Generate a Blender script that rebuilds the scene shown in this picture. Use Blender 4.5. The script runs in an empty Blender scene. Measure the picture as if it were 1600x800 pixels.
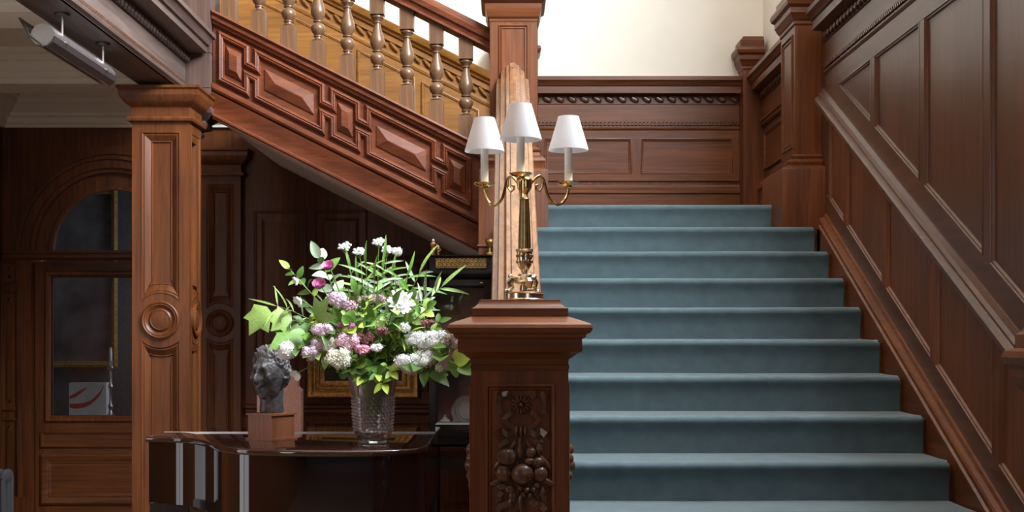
import bpy, bmesh, math, random
from mathutils import Vector, Matrix, noise
random.seed(7)
PI = math.pi
# ------------------------------------------------------------------ camera
F = 1985.0; H = 1.459; XV = 791.0; YV = 525.0          # focal length (px), eye height, vanishing point (px)
scene = bpy.context.scene
col = scene.collection
cam = bpy.data.objects.new('camera', bpy.data.cameras.new('camera'))
col.objects.link(cam)
cam.location = (0, 0, H); cam.rotation_euler = (PI/2, 0, 0)
cam.data.sensor_width = 36; cam.data.lens = 36*F/1600
cam.data.shift_x = (800-XV)/1600; cam.data.shift_y = (YV-400)/1600
cam.data.clip_start = 0.05
scene.camera = cam
# ------------------------------------------------------------------ world, light, exposure
world = bpy.data.worlds.new('world'); scene.world = world
world.use_nodes = True
world.node_tree.nodes['Background'].inputs[0].default_value = (0.75, 0.85, 1.0, 1)
world.node_tree.nodes['Background'].inputs[1].default_value = 0.04
vs = scene.view_settings
vs.view_transform = 'Standard'; vs.look = 'None'; vs.gamma = 1; vs.use_curve_mapping = False
vs.exposure = 0.06
def area(name, loc, target, sx, sy, watts, colr):
    l = bpy.data.lights.new(name, 'AREA'); l.shape = 'RECTANGLE'; l.size = sx; l.size_y = sy
    l.energy = watts; l.color = colr
    o = bpy.data.objects.new(name, l); col.objects.link(o); o.location = loc
    o.rotation_euler = (Vector(target)-Vector(loc)).to_track_quat('-Z', 'Y').to_euler()
    return o
# daylight through the tall stair window high in the right wall
area('stair_window_light', (1.90, 4.3, 5.3), (-1.0, 4.3, 5.3), 3.0, 2.1, 1280, (0.84, 0.92, 1.0))
# daylight from the hall windows behind and beside the camera
area('hall_window_light', (1.7, -1.6, 2.0), (-1.0, 6.0, 1.2), 1.2, 2.0, 10, (0.98, 0.97, 0.95))
area('hall_window_light', (-3.5, 1.2, 1.9), (0.0, 4.5, 1.0), 1.2, 1.8, 26, (1.0, 0.96, 0.90))
area('hall_side_window_light', (-3.62, 5.0, 1.22), (0.0, 5.0, 1.22), 0.8, 2.3, 10, (0.88, 0.93, 1.0))
# ------------------------------------------------------------------ helpers
def P(x, y, Y): return Vector(((x-XV)*Y/F, Y, H+(YV-y)*Y/F))
def V3(*a): return Vector(a)
VX, VY, VZ = V3(1,0,0), V3(0,1,0), V3(0,0,1)

def nodes_of(name):
    m = bpy.data.materials.new(name); m.use_nodes = True
    nt = m.node_tree; b = nt.nodes['Principled BSDF']
    return m, nt, b
def link(nt, a, i, b, j): nt.links.new(a.outputs[i], b.inputs[j])
def wood(name, c1, c2, axis='z', rough=0.40, coat=0.05, across=26.0, along=1.1):
    m, nt, b = nodes_of(name); N = nt.nodes.new
    tc = N('ShaderNodeTexCoord'); mp = N('ShaderNodeMapping')
    s = [across]*3; s['xyz'.index(axis)] = along; mp.inputs['Scale'].default_value = s
    n1 = N('ShaderNodeTexNoise'); n1.inputs['Scale'].default_value = 1.6; n1.inputs['Detail'].default_value = 7; n1.inputs['Roughness'].default_value = 0.62; n1.inputs['Distortion'].default_value = 0.7
    n2 = N('ShaderNodeTexNoise'); n2.inputs['Scale'].default_value = 2.1; n2.inputs['Detail'].default_value = 3
    mp2 = N('ShaderNodeMapping'); s2 = [3.0]*3; s2['xyz'.index(axis)] = 0.6; mp2.inputs['Scale'].default_value = s2
    ra = N('ShaderNodeValToRGB'); ra.color_ramp.elements[0].position = 0.30; ra.color_ramp.elements[1].position = 0.72
    ra.color_ramp.elements[0].color = (*c1, 1); ra.color_ramp.elements[1].color = (*c2, 1)
    mx = N('ShaderNodeMix'); mx.data_type = 'RGBA'; mx.blend_type = 'MULTIPLY'; mx.inputs[0].default_value = 0.75
    r2 = N('ShaderNodeValToRGB'); r2.color_ramp.elements[0].position = 0.3; r2.color_ramp.elements[1].position = 0.7
    r2.color_ramp.elements[0].color = (0.62, 0.58, 0.56, 1); r2.color_ramp.elements[1].color = (1.15, 1.1, 1.05, 1)
    link(nt, tc, 'Object', mp, 0); link(nt, tc, 'Object', mp2, 0); link(nt, mp, 0, n1, 'Vector'); link(nt, mp2, 0, n2, 'Vector')
    link(nt, n1, 0, ra, 0); link(nt, n2, 0, r2, 0); link(nt, ra, 0, mx, 6); link(nt, r2, 0, mx, 7); link(nt, mx, 2, b, 'Base Color')
    b.inputs['Roughness'].default_value = rough; b.inputs['Specular IOR Level'].default_value = 0.38
    b.inputs['Coat Weight'].default_value = coat; b.inputs['Coat Roughness'].default_value = 0.22
    bp = N('ShaderNodeBump'); bp.inputs['Strength'].default_value = 0.12; bp.inputs['Distance'].default_value = 0.002
    link(nt, n1, 0, bp, 'Height'); link(nt, bp, 0, b, 'Normal')
    return m
def plain(name, c, rough=0.5, metal=0.0, vary=0.15, scale=30, bump=0.0, sheen=0.0, coat=0.0, trans=0.0, ior=1.45, sub=0.0, var_axis=None):
    m, nt, b = nodes_of(name); N = nt.nodes.new
    tc = N('ShaderNodeTexCoord'); n1 = N('ShaderNodeTexNoise'); n1.inputs['Scale'].default_value = scale; n1.inputs['Detail'].default_value = 5
    ra = N('ShaderNodeValToRGB'); ra.color_ramp.elements[0].position = 0.3; ra.color_ramp.elements[1].position = 0.7
    ra.color_ramp.elements[0].color = (*[k*(1-vary) for k in c], 1); ra.color_ramp.elements[1].color = (*[min(1, k*(1+vary)) for k in c], 1)
    link(nt, tc, 'Object', n1, 'Vector'); link(nt, n1, 0, ra, 0); link(nt, ra, 0, b, 'Base Color')
    b.inputs['Roughness'].default_value = rough; b.inputs['Metallic'].default_value = metal
    b.inputs['Sheen Weight'].default_value = sheen; b.inputs['Coat Weight'].default_value = coat
    b.inputs['Transmission Weight'].default_value = trans; b.inputs['IOR'].default_value = ior
    if bump:
        bp = N('ShaderNodeBump'); bp.inputs['Strength'].default_value = bump; bp.inputs['Distance'].default_value = 0.003
        link(nt, n1, 0, bp, 'Height'); link(nt, bp, 0, b, 'Normal')
    return m
M = {}
OAK = ((0.078, 0.023, 0.0062), (0.195, 0.061, 0.0165))
for ax in 'xyz': M['oak_'+ax] = wood('oak_'+ax, *OAK, axis=ax)
MAH = ((0.088, 0.021, 0.0070), (0.195, 0.051, 0.0160))
for ax in 'xyz': M['mah_'+ax] = wood('mahogany_'+ax, *MAH, axis=ax, rough=0.46, coat=0.0)
WAL = ((0.054, 0.020, 0.0085), (0.115, 0.045, 0.020))
for ax in 'xyz': M['wal_'+ax] = wood('sky_grey_oak_'+ax, *WAL, axis=ax, rough=0.36, coat=0.12)  # sky reflection on the right wall put into a greyer oak colour
M['beam_y'] = wood('sheen_grey_oak', (0.075, 0.050, 0.042), (0.17, 0.125, 0.11), axis='y', rough=0.4)  # window sheen on the beam is mixed into this grey base colour
M['beam_z'] = wood('sheen_grey_oak_upright', (0.075, 0.045, 0.036), (0.15, 0.095, 0.08), axis='z', rough=0.4)  # corner newel: grey sheen likewise held in the base colour
M['pale_x'] = wood('pale_oak_x', (0.22, 0.090, 0.018), (0.38, 0.175, 0.040), axis='x')
M['bal'] = wood('baluster_oak', (0.10, 0.052, 0.026), (0.19, 0.105, 0.055), axis='z', rough=0.33, coat=0.3)
M['rail'] = wood('pale_handrail', (0.13, 0.06, 0.026), (0.36, 0.19, 0.095), axis='y', rough=0.30, coat=0.25)  # paler than the other oak, grain along the rail
M['carve'] = plain('carved_oak', (0.085, 0.036, 0.018), 0.38, vary=0.3, scale=60, coat=0.2)
M['plaster'] = plain('cream_plaster', (0.82, 0.79, 0.70), 0.8, vary=0.02, scale=5, bump=0.03)
M['ceil'] = plain('ceiling_paint', (0.80, 0.75, 0.66), 0.7, vary=0.02, scale=4)
M['soffit'] = plain('soffit_plaster', (0.82, 0.80, 0.78), 0.8, vary=0.04, scale=6)
M['carpet'] = plain('blue_green_carpet', (0.078, 0.122, 0.138), 0.95, vary=0.12, scale=14, bump=0.0, sheen=0.5)
def carpet_fix():
    m = M['carpet']; nt = m.node_tree; b = nt.nodes['Principled BSDF']
    n = nt.nodes.new('ShaderNodeTexNoise'); n.inputs['Scale'].default_value = 420; n.inputs['Detail'].default_value = 2
    tc = nt.nodes.new('ShaderNodeTexCoord'); bp = nt.nodes.new('ShaderNodeBump'); bp.inputs['Strength'].default_value = 0.35; bp.inputs['Distance'].default_value = 0.004
    link(nt, tc, 'Object', n, 'Vector'); link(nt, n, 0, bp, 'Height'); link(nt, bp, 0, b, 'Normal'); b.inputs['Sheen Roughness'].default_value = 0.45
carpet_fix()
M['brass'] = plain('polished_brass', (0.80, 0.60, 0.28), 0.16, 1.0, vary=0.1, scale=20)
M['brass_dark'] = plain('patinated_brass', (0.34, 0.24, 0.12), 0.3, 1.0, vary=0.25, scale=60)
M['silver_brass'] = plain('pale_worn_brass', (0.78, 0.67, 0.48), 0.2, 1.0, vary=0.15, scale=60)
M['shade'] = plain('white_linen', (0.86, 0.87, 0.90), 0.9, vary=0.03, scale=250, bump=0.05)
M['candle'] = plain('candle_sleeve', (0.82, 0.80, 0.74), 0.45, vary=0.02)
M['piano'] = plain('black_brown_lacquer', (0.010, 0.005, 0.005), 0.07, vary=0.3, scale=6, coat=1.0)
M['piano_lid'] = plain('lid_lacquer', (0.035, 0.014, 0.010), 0.06, vary=0.3, scale=6, coat=1.0)
M['ebony'] = plain('ebonised_wood', (0.016, 0.013, 0.013), 0.25, vary=0.3, scale=20, coat=0.4)
M['gilt'] = plain('gilt', (0.62, 0.40, 0.14), 0.35, 0.9, vary=0.3, scale=60, bump=0.3)
M['giltframe'] = plain('old_gilt_frame', (0.55, 0.32, 0.10), 0.4, 0.5, vary=0.4, scale=50, bump=0.5)
M['bronze'] = plain('dark_bronze', (0.125, 0.115, 0.120), 0.45, 0.35, vary=0.5, scale=45, bump=0.25)
M['plinth'] = wood('bust_plinth_wood', (0.24, 0.085, 0.04), (0.40, 0.16, 0.08), axis='z', rough=0.4)
M['pink'] = plain('dusty_pink_cloth', (0.36, 0.17, 0.12), 0.9, vary=0.12, scale=50)
M['pinklining'] = plain('pink_lining', (0.50, 0.24, 0.19), 0.9, vary=0.1, scale=30)
M['steel'] = plain('brushed_steel', (0.62, 0.60, 0.60), 0.28, 0.9, vary=0.08, scale=20)
M['darkmetal'] = plain('dark_metal', (0.10, 0.09, 0.09), 0.35, 0.7, vary=0.1)
M['radiator'] = plain('grey_radiator_paint', (0.11, 0.11, 0.125), 0.5, vary=0.08)
M['china'] = plain('pale_china', (0.66, 0.64, 0.58), 0.25, vary=0.15, scale=40)
M['whitecloth'] = plain('white_cloth', (0.75, 0.76, 0.78), 0.8, vary=0.06, scale=12)
M['redink'] = plain('red_print', (0.62, 0.05, 0.03), 0.7, vary=0.1)
M['oldpaint'] = plain('dark_oil_painting', (0.13, 0.12, 0.13), 0.4, vary=0.92, scale=3.2)
M['greenpaint'] = plain('dark_green_painting', (0.025, 0.035, 0.02), 0.4, vary=0.8, scale=14)
M['floor'] = wood('floor_boards', (0.15, 0.095, 0.055), (0.26, 0.175, 0.11), axis='x', rough=0.35)
M['glass'] = plain('cut_glass', (0.95, 0.97, 1.0), 0.03, vary=0.0, trans=0.95, ior=1.5)
def pane_mat():
    m = bpy.data.materials.new('window_glass'); m.use_nodes = True; nt = m.node_tree; nt.nodes.clear()
    o = nt.nodes.new('ShaderNodeOutputMaterial'); t = nt.nodes.new('ShaderNodeBsdfTransparent'); g = nt.nodes.new('ShaderNodeBsdfGlossy')
    g.inputs['Roughness'].default_value = 0.03; mx = nt.nodes.new('ShaderNodeMixShader'); mx.inputs[0].default_value = 0.10
    t.inputs[0].default_value = (0.9, 0.93, 0.93, 1)
    nt.links.new(t.outputs[0], mx.inputs[1]); nt.links.new(g.outputs[0], mx.inputs[2]); nt.links.new(mx.outputs[0], o.inputs[0]); return m
M['pane'] = pane_mat()

class MB:
    def __init__(s): s.v = []; s.f = []
    def add(s, vs_, fs):
        o = len(s.v); s.v += [tuple(p) for p in vs_]; s.f += [tuple(i+o for i in f) for f in fs]; return s
    def box(s, x0, x1, y0, y1, z0, z1):
        return s.add([(x0,y0,z0),(x1,y0,z0),(x1,y1,z0),(x0,y1,z0),(x0,y0,z1),(x1,y0,z1),(x1,y1,z1),(x0,y1,z1)],
                     [(0,3,2,1),(4,5,6,7),(0,1,5,4),(1,2,6,5),(2,3,7,6),(3,0,4,7)])
    def prism(s, pts, off):
        off = Vector(off); n = len(pts); a = [Vector(p) for p in pts]; b = [p+off for p in a]
        return s.add(a+b, [tuple(range(n))[::-1], tuple(range(n, 2*n))]+[(i, (i+1)%n, n+(i+1)%n, n+i) for i in range(n)])
    def sweep(s, prof, p0, p1, A, B):
        p0 = Vector(p0); p1 = Vector(p1)
        return s.prism([p0+A*a+B*b for a, b in prof], p1-p0)
    def frame(s, path, prof, O, U, V, N, closed=True):
        area_ = sum(path[i-1][0]*path[i][1]-path[i][0]*path[i-1][1] for i in range(len(path)))
        if area_ < 0: path = path[::-1]
        n = len(path); q = [Vector((a, b)) for a, b in path]; pts = []
        for i in range(n):
            d1 = (q[i]-q[i-1]).normalized(); d2 = (q[(i+1)%n]-q[i]).normalized()
            n1 = Vector((-d1.y, d1.x)); n2 = Vector((-d2.y, d2.x)); m = (n1+n2)/max(0.15, 1+n1.dot(n2))
            pts.append([O+U*(q[i].x+m.x*d)+V*(q[i].y+m.y*d)+N*h for d, h in prof])
        k = len(prof); vs_ = [p for r in pts for p in r]
        return s.add(vs_, [(i*k+j, ((i+1)%n)*k+j, ((i+1)%n)*k+j+1, i*k+j+1) for i in range(n) for j in range(k-1)])
    def rings(s, rs, cap=True):
        n = len(rs[0]); vs_ = [p for r in rs for p in r]
        fs = [(i*n+j, i*n+(j+1)%n, (i+1)*n+(j+1)%n, (i+1)*n+j) for i in range(len(rs)-1) for j in range(n)]
        if cap: fs += [tuple(range(n))[::-1], tuple((len(rs)-1)*n+j for j in range(n))]
        return s.add(vs_, fs)
    def sq(s, cx, cy, prof, asp=(0, 0)):            # profile (half width, z) carried round a rectangle
        return s.rings([[(cx-r-asp[0], cy-r-asp[1], z), (cx+r+asp[0], cy-r-asp[1], z), (cx+r+asp[0], cy+r+asp[1], z), (cx-r-asp[0], cy+r+asp[1], z)] for r, z in prof])
    def lathe(s, prof, c, n=24, axis=VZ, cap=True, mod=None):
        c = Vector(c); axis = axis.normalized(); u = axis.orthogonal().normalized(); w = axis.cross(u)
        if abs(axis.z) > .99: u, w = VX, VY
        rs = []
        for r, z in prof:
            ring = []
            for j in range(n):
                t = 2*PI*j/n; rr = r*(mod(t, z) if mod else 1)
                ring.append(c+u*(rr*math.cos(t))+w*(rr*math.sin(t))+axis*z)
            rs.append(ring)
        return s.rings(rs, cap)
    def tube(s, path, r, n=8):
        path = [Vector(p) for p in path]; rs = []
        ref = None
        for i, p in enumerate(path):
            d = (path[min(i+1, len(path)-1)]-path[max(i-1, 0)]).normalized()
            if ref is None: ref = d.orthogonal().normalized()
            u = (ref-d*ref.dot(d)).normalized(); ref = u; w = d.cross(u)
            rr = r[i] if isinstance(r, (list, tuple)) else r
            rs.append([p+u*(rr*math.cos(2*PI*j/n))+w*(rr*math.sin(2*PI*j/n)) for j in range(n)])
        return s.rings(rs)
    def ell(s, c, r, nu=10, nv=7, R=None, mod=None):
        c = Vector(c); r = r if isinstance(r, (tuple, list)) else (r, r, r); vs_ = []; fs = []
        def pt(x, y, z):
            p = Vector((x*r[0], y*r[1], z*r[2])); return c+(R @ p if R else p)
        vs_.append(pt(0, 0, -1))
        for i in range(1, nv):
            a = -PI/2+PI*i/nv
            for j in range(nu):
                t = 2*PI*j/nu; k = mod(t, a) if mod else 1
                vs_.append(pt(math.cos(a)*math.cos(t)*k, math.cos(a)*math.sin(t)*k, math.sin(a)))
        vs_.append(pt(0, 0, 1)); L = len(vs_)-1
        for j in range(nu):
            fs.append((0, 1+(j+1)%nu, 1+j)); b = 1+(nv-2)*nu; fs.append((L, b+j, b+(j+1)%nu))
        for i in range(nv-2):
            for j in range(nu): a = 1+i*nu; fs.append((a+j, a+(j+1)%nu, a+nu+(j+1)%nu, a+nu+j))
        return s.add(vs_, fs)
    def mesh(s, name, mat, origin=None, sharp=35, recalc=True):
        me = bpy.data.meshes.new(name)
        o = Vector(origin) if origin else Vector()
        me.from_pydata([tuple(Vector(p)-o) for p in s.v], [], s.f)
        if recalc:
            bm = bmesh.new(); bm.from_mesh(me); bmesh.ops.recalc_face_normals(bm, faces=bm.faces); bm.to_mesh(me); bm.free()
        me.polygons.foreach_set('use_smooth', [True]*len(me.polygons))
        me.set_sharp_from_angle(angle=math.radians(sharp))
        me.materials.append(M[mat] if isinstance(mat, str) else mat); me.update()
        return me
    def build(s, name, mat, parent=None, sharp=27, recalc=True, label=None, kind=None, origin=None):
        org = world_loc(parent) if parent is not None else origin
        me = s.mesh(name, mat, org, sharp, recalc)
        o = bpy.data.objects.new(name, me); col.objects.link(o)
        if parent is not None: o.parent = parent
        elif origin is not None: o.location = origin
        if label: o['label'] = label
        if kind: o['kind'] = kind
        return o
def world_loc(o):
    p = Vector()
    while o is not None: p = p+o.location; o = o.parent
    return p
def thing(name, label, cat, loc=(0,0,0), group=None):
    o = bpy.data.objects.new(name, None); col.objects.link(o); o.location = loc; o.empty_display_size = 0.1
    o['label'] = label; o['category'] = cat
    if group: o['group'] = group
    return o
def struct(o): o['kind'] = 'structure'; return o
def tag(o, label, cat, group=None):
    o['label'] = label; o['category'] = cat
    if group: o['group'] = group
    return o
def place(me, name, parent, mat4):                    # shared mesh data placed by a world matrix
    o = bpy.data.objects.new(name, me); col.objects.link(o); o.parent = parent
    o.matrix_local = Matrix.Translation(-world_loc(parent)) @ mat4; return o
# ------------------------------------------------------------------ stair numbers
RISE, GO = 0.16, 0.316
Y0, Z0 = 5.03, 0.96                                   # nosing of the sixth tread
def nose(Y): return Z0+(Y-Y0)/GO*RISE                 # nosing line of the lower flight
XW = 1.83; YB = 9.2                                   # right wall, back wall
LAND = Z0+8*RISE; YLAND = Y0+8*GO
CAPZ = 3.317
XC = 0.037                                            # centre line of the lower balustrade
SL = 0.503
def S(x, w, Y=7.42): return P(x, w+SL*(x-320), Y)      # sheared pixel frame of the upper flight
# ------------------------------------------------------------------ floor, outer shell
struct(MB().box(-4.2, 2.0, -3.2, 9.4, -0.06, 0.0).build('floor', 'floor'))
# back wall: timber below, plaster above, arched doorway cut through
DX = (178-XV)*YB/F; SPR = H+(YV-392)*YB/F; DR = 0.60
def wl(X, off=0): return P(778, 118, YB).z+off+(P(778, 0, YB).x-X)*SL if X < P(778, 0, YB).x else CAPZ+off
arc = [(DX+DR*math.cos(t), SPR+DR*math.sin(t)) for t in [PI*i/20 for i in range(21)]]
outline = [(-3.9, 0), (-3.9, 4.6), (-2.6, wl(-2.6)), (-0.06, CAPZ), (1.99, CAPZ), (1.99, 0), (DX+DR, 0)]+arc+[(DX-DR, 0)]
wb = struct(MB().prism([V3(a, YB, b) for a, b in outline], (0, 0.18, 0)).build('wall_back', 'oak_z'))
MB().prism([V3(a, YB+0.01, b) for a, b in [(-3.9, 4.6), (-2.6, wl(-2.6)), (-0.06, CAPZ), (1.99, CAPZ), (1.99, 6.6), (-3.9, 6.6)]], (0, 0.17, 0)).build('plaster_face', 'plaster', wb, label='cream painted plaster above the panelling')
wr = struct(MB().box(XW, XW+0.17, 1.6, YB+0.18, 0, CAPZ).build('wall_right', 'wal_z'))
m = MB(); WY0, WY1, WZ0, WZ1 = 2.8, 5.8, 4.25, 6.35
for a in ((1.6, WY0, CAPZ, 6.6), (WY1, YB+0.18, CAPZ, 6.6), (WY0, WY1, CAPZ, WZ0), (WY0, WY1, WZ1, 6.6)): m.box(XW+0.03, XW+0.17, *a)
m.build('plaster_face', 'plaster', wr, label='cream painted plaster above the panelling')
w1 = thing('window_1', 'tall leaded stair window in the right wall', 'window', (XW+0.1, 4.3, WZ0)); del w1['category']; struct(w1)
m = MB()
for y in (WY0+0.03, 3.8, 4.8, WY1-0.03): m.box(XW+0.02, XW+0.06, y-0.03, y+0.03, WZ0, WZ1)
m.box(XW+0.02, XW+0.06, WY0, WY1, 5.55, 5.62); m.build('window_frame', 'oak_z', w1)
struct(MB().box(-4.2, 2.0, 1.6, 9.4, 6.6, 6.7).build('ceiling', 'ceil'))
struct(MB().box(-3.8, -3.65, -3.2, 9.4, 0, 6.6).build('wall_left', 'oak_z'))
w2 = thing('window_2', 'tall glazed garden window in the left hall wall', 'window', (-3.63, 5.0, .03)); del w2['category']; struct(w2)
m = MB()
for y in (4.58, 5.0, 5.42): m.box(-3.645, -3.60, y-.02, y+.02, .03, 2.44)
for z in (.05, .85, 1.65, 2.42): m.box(-3.645, -3.60, 4.56, 5.44, z-.02, z+.02)
m.build('window_frame', 'oak_z', w2)
# hall ceiling with plaster ribs (left of the timber beam) and the floor edge over the camera
CZ = 3.2
hc = struct(MB().box(-3.66, -2.0, -3.2, YB+0.02, CZ, CZ+0.12).build('ceiling_hall', 'ceil'))
MB().box(-2.0, 2.0, -3.2, 1.75, CZ, CZ+0.12).build('ceiling_panel', 'ceil', hc)
struct(MB().box(-3.66, 2.0, 1.6, 1.75, CZ+0.12, 6.6).build('wall_front', 'oak_z'))
def rib(yf, yb, zb):
    d = CZ-zb
    pr = [(yb, zb), (yf, zb), (yf, zb+d*.16), (yf-.02, zb+d*.2), (yf-.02, zb+d*.36), (yf-.035, zb+d*.4), (yf-.05, zb+d*.62), (yf-.075, zb+d*.66), (yf-.075, zb+d*.82), (yf-.10, zb+d*.86), (yf-.12, CZ+.01), (yb+.1, CZ+.01), (yb+.06, zb+d*.4), (yb, zb+d*.3)]
    MB().prism([V3(-3.64, a, b) for a, b in pr], (1.66, 0, 0)).build('plaster_rib', 'ceil', hc)
rib(7.76, 8.06, 3.0); rib(6.04, 6.36, 3.0); rib(4.3, 4.6, 3.0)
cor = [(0, 2.965), (-.03, 2.965), (-.03, 2.985), (-.05, 2.995), (-.06, 3.03), (-.09, 3.04), (-.09, 3.06), (-.12, 3.075), (-.16, 3.12), (-.17, 3.125), (-.17, 3.15), (-.2, 3.16), (-.2, CZ+.005), (0, CZ+.005)]
MB().prism([V3(-3.64, YB-.005+a, b) for a, b in cor], (1.8, 0, 0)).build('cornice', 'ceil', hc)
MB().prism([V3(-3.645-a, YB-.01, b) for a, b in cor], (0, -6, 0)).build('cornice', 'ceil', hc)
# room beyond the glazed door
rb = struct(MB().box(-4.6, -1.4, 10.75, 10.85, 0, 3.1).build('wall_beyond', plain('beyond_wall_paint', (0.10, 0.11, 0.13), 0.8)))
area('beyond_room_fill_light', (-1.6, 10.1, 2.2), (-3.0, 10.5, 1.2), 0.6, 0.9, 11, (0.75, 0.85, 1.0))  # added fill lamp, no window there; brightens the room past the door
# ------------------------------------------------------------------ panelling helpers
PM = [(-.004, 0.0), (-.004, .016), (.003, .018), (.007, .013), (.012, .012), (.018, .004), (.026, .003)]
def member(parent, poly, O, U, V, N, mat, name='stile', h=0.016):
    return MB().prism([O+U*a+V*b for a, b in poly], N*h).build(name, mat, parent)
def panel(parent, poly, O, U, V, N, mat, field=0.0, prof=PM, label=None):
    m = MB(); m.frame(poly, prof, O, U, V, N)
    ar = sum(poly[i-1][0]*poly[i][1]-poly[i][0]*poly[i-1][1] for i in range(len(poly)))
    q = poly if ar > 0 else poly[::-1]
    m.frame(q, [(.026, .003), (.026, .0035), (.03, .0036)], O, U, V, N)
    def inset(d):
        n = len(q); out = []
        w = [Vector(a) for a in q]
        for i in range(n):
            d1 = (w[i]-w[i-1]).normalized(); d2 = (w[(i+1)%n]-w[i]).normalized()
            n1 = Vector((-d1.y, d1.x)); n2 = Vector((-d2.y, d2.x)); mm = (n1+n2)/max(.15, 1+n1.dot(n2))
            out.append(w[i]+mm*d)
        return out
    if field:
        a = inset(.05); b = inset(.075)
        m.frame([tuple(k) for k in a], [(0, .001), (0, .003), (.025, field)], O, U, V, N)
        m.add([O+U*k.x+V*k.y+N*field for k in b], [tuple(range(len(b)))])
    a = inset(.006); m.add([O+U*k.x+V*k.y+N*.0025 for k in a], [tuple(range(len(a)))])
    return m.build('panel', mat, parent, label=label)
def beads(mb, p0, p1, pitch, size, up=VZ, tilt=0.5):       # row of carved leaves along a line
    p0 = Vector(p0); p1 = Vector(p1); L = (p1-p0).length; d = (p1-p0).normalized(); n = int(L/pitch)
    Nn = d.cross(up).normalized(); R = Matrix((d, Nn, up)).transposed() @ Matrix.Rotation(tilt, 3, 'Y')
    for i in range(n):
        mb.ell(p0+d*(pitch*(i+.5)), size, 6, 5, R)
def cords(mb, p0, p1, pitch, size, up=VZ):
    p0 = Vector(p0); p1 = Vector(p1); L = (p1-p0).length; d = (p1-p0).normalized(); n = int(L/pitch)
    for i in range(n):
        c = p0+d*(pitch*(i+.5)); k = d*(pitch*.3)
        sh = d*(size[2]*.7)
        nn = d.cross(up).normalized()*size[1]
        a = [c-k-up*size[2]-sh, c+k-up*size[2]-sh, c+k+up*size[2]+sh, c-k+up*size[2]+sh]
        mb.prism([q-nn for q in a], nn*2)
# ------------------------------------------------------------------ right wall panelling
O = V3(XW, 0, 0); U, V, N = VY, VZ, -VX
zr = lambda Y, k: nose(Y)+k
up_cuts = [(6.325, 6.97), (5.585, 6.255), (4.84, 5.515), (4.09, 4.765), (3.30, 4.02)]
TOPZ = 2.84
member(wr, [(2.6, TOPZ), (7.2, TOPZ), (7.2, 2.945), (2.6, 2.945)], O, U, V, N, 'wal_y', 'top_rail')
member(wr, [(2.6, zr(2.6, .78)), (7.2, zr(7.2, .78)), (7.2, zr(7.2, .905)), (2.6, zr(2.6, .905))], O, U, V, N, 'wal_y', 'raking_rail', .0155)
for i, (a, b) in enumerate(up_cuts):
    if i == 0: poly = [(a, zr(a, .905)), (b-.02, TOPZ-.005), (a, TOPZ)]
    else: poly = [(a, zr(a, .905)), (b, zr(b, .905)), (b, TOPZ), (a, TOPZ)]
    panel(wr, poly, O, U, V, N, 'wal_z')
    c = up_cuts[i+1][1] if i+1 < len(up_cuts) else 3.2
    member(wr, [(c, zr(c, .9)), (a, zr(a, .9)), (a, TOPZ+.002), (c, TOPZ+.002)], O, U, V, N, 'wal_z', 'stile', .015)
lo_cuts = [(6.83, 7.13), (6.13, 6.77), (5.43, 6.07), (4.74, 5.37), (4.03, 4.68), (3.34, 3.97)]
member(wr, [(2.6, zr(2.6, .0)), (7.2, zr(7.2, .0)), (7.2, zr(7.2, .20)), (2.6, zr(2.6, .20))], O, U, V, N, 'wal_y', 'raking_rail', .0155)
for i, (a, b) in enumerate(lo_cuts):
    panel(wr, [(a, zr(a, .20)), (b, zr(b, .20)), (b, zr(b, .69)), (a, zr(a, .69))], O, U, V, N, 'oak_z')
    c = lo_cuts[i+1][1] if i+1 < len(lo_cuts) else 3.25
    member(wr, [(c, zr(c, .19)), (a, zr(a, .19)), (a, zr(a, .70)), (c, zr(c, .70))], O, U, V, N, 'oak_z', 'stile', .015)
# raking dado rail and the stair string moulding on the right wall
dr = [(0, 0), (.03, .0), (.035, .012), (.06, .018), (.068, .03), (.068, .05), (.06, .06), (.045, .068), (.045, .08), (.03, .09), (.02, .115), (.0, .12)]
MB().sweep(dr, V3(XW, 4.2, zr(4.2, .675)), V3(XW, 7.26, zr(7.26, .675)), -VX, VZ).build('dado_rail', 'wal_y', wr)
sm = [(0, -.3), (.052, -.3), (.052, .0), (.062, .006), (.062, .022), (.052, .028), (.05, .045), (.056, .055), (.05, .066), (.03, .07), (.026, .088), (0, .092)]
MB().sweep(sm, V3(XW, 3.2, zr(3.2, .005)), V3(XW, 7.2, zr(7.2, .005)), -VX, VZ).build('string_moulding', 'oak_y', wr)
# horizontal entablature: rope band, frieze, leaf band, capping on right wall and back wall
def entab(parent, p0, p1, out, mat, leafp=0.085):
    d = (p1-p0).normalized()
    z = lambda a, b: V3(a.x, a.y, b)
    MB().sweep([(0, 0), (.018, 0), (.026, .012), (.018, .022), (.018, .03), (0, .03)], z(p0, 2.945), z(p1, 2.945), out, VZ).build('rope_fillet', mat, parent)
    m = MB(); cords(m, z(p0, 2.992)+out*.016, z(p1, 2.992)+out*.016, .028, (.008, .010, .011)); m.build('rope_moulding', mat, parent, kind='stuff')
    MB().sweep([(0, 0), (.012, 0), (.012, .13), (0, .13)], z(p0, 3.005), z(p1, 3.005), out, VZ).build('frieze', mat, parent)
    m = MB(); beads(m, z(p0, 3.170)+out*.020, z(p1, 3.170)+out*.020, leafp, (.040, .016, .020)); m.build('leaf_moulding', 'carve', parent, kind='stuff')
    MB().sweep([(0, 0), (.02, 0), (.012, .002), (.012, .06), (.085, .068), (.085, .115), (.095, .12), (.102, .135), (.115, .15), (.122, .155), (.122, .182), (0, .182)], z(p0, 3.135), z(p1, 3.135), out, VZ).build('capping', mat, parent)
entab(wr, V3(XW, 2.6, 0), V3(XW, 7.25, 0), -VX, 'wal_y', .07)
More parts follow.
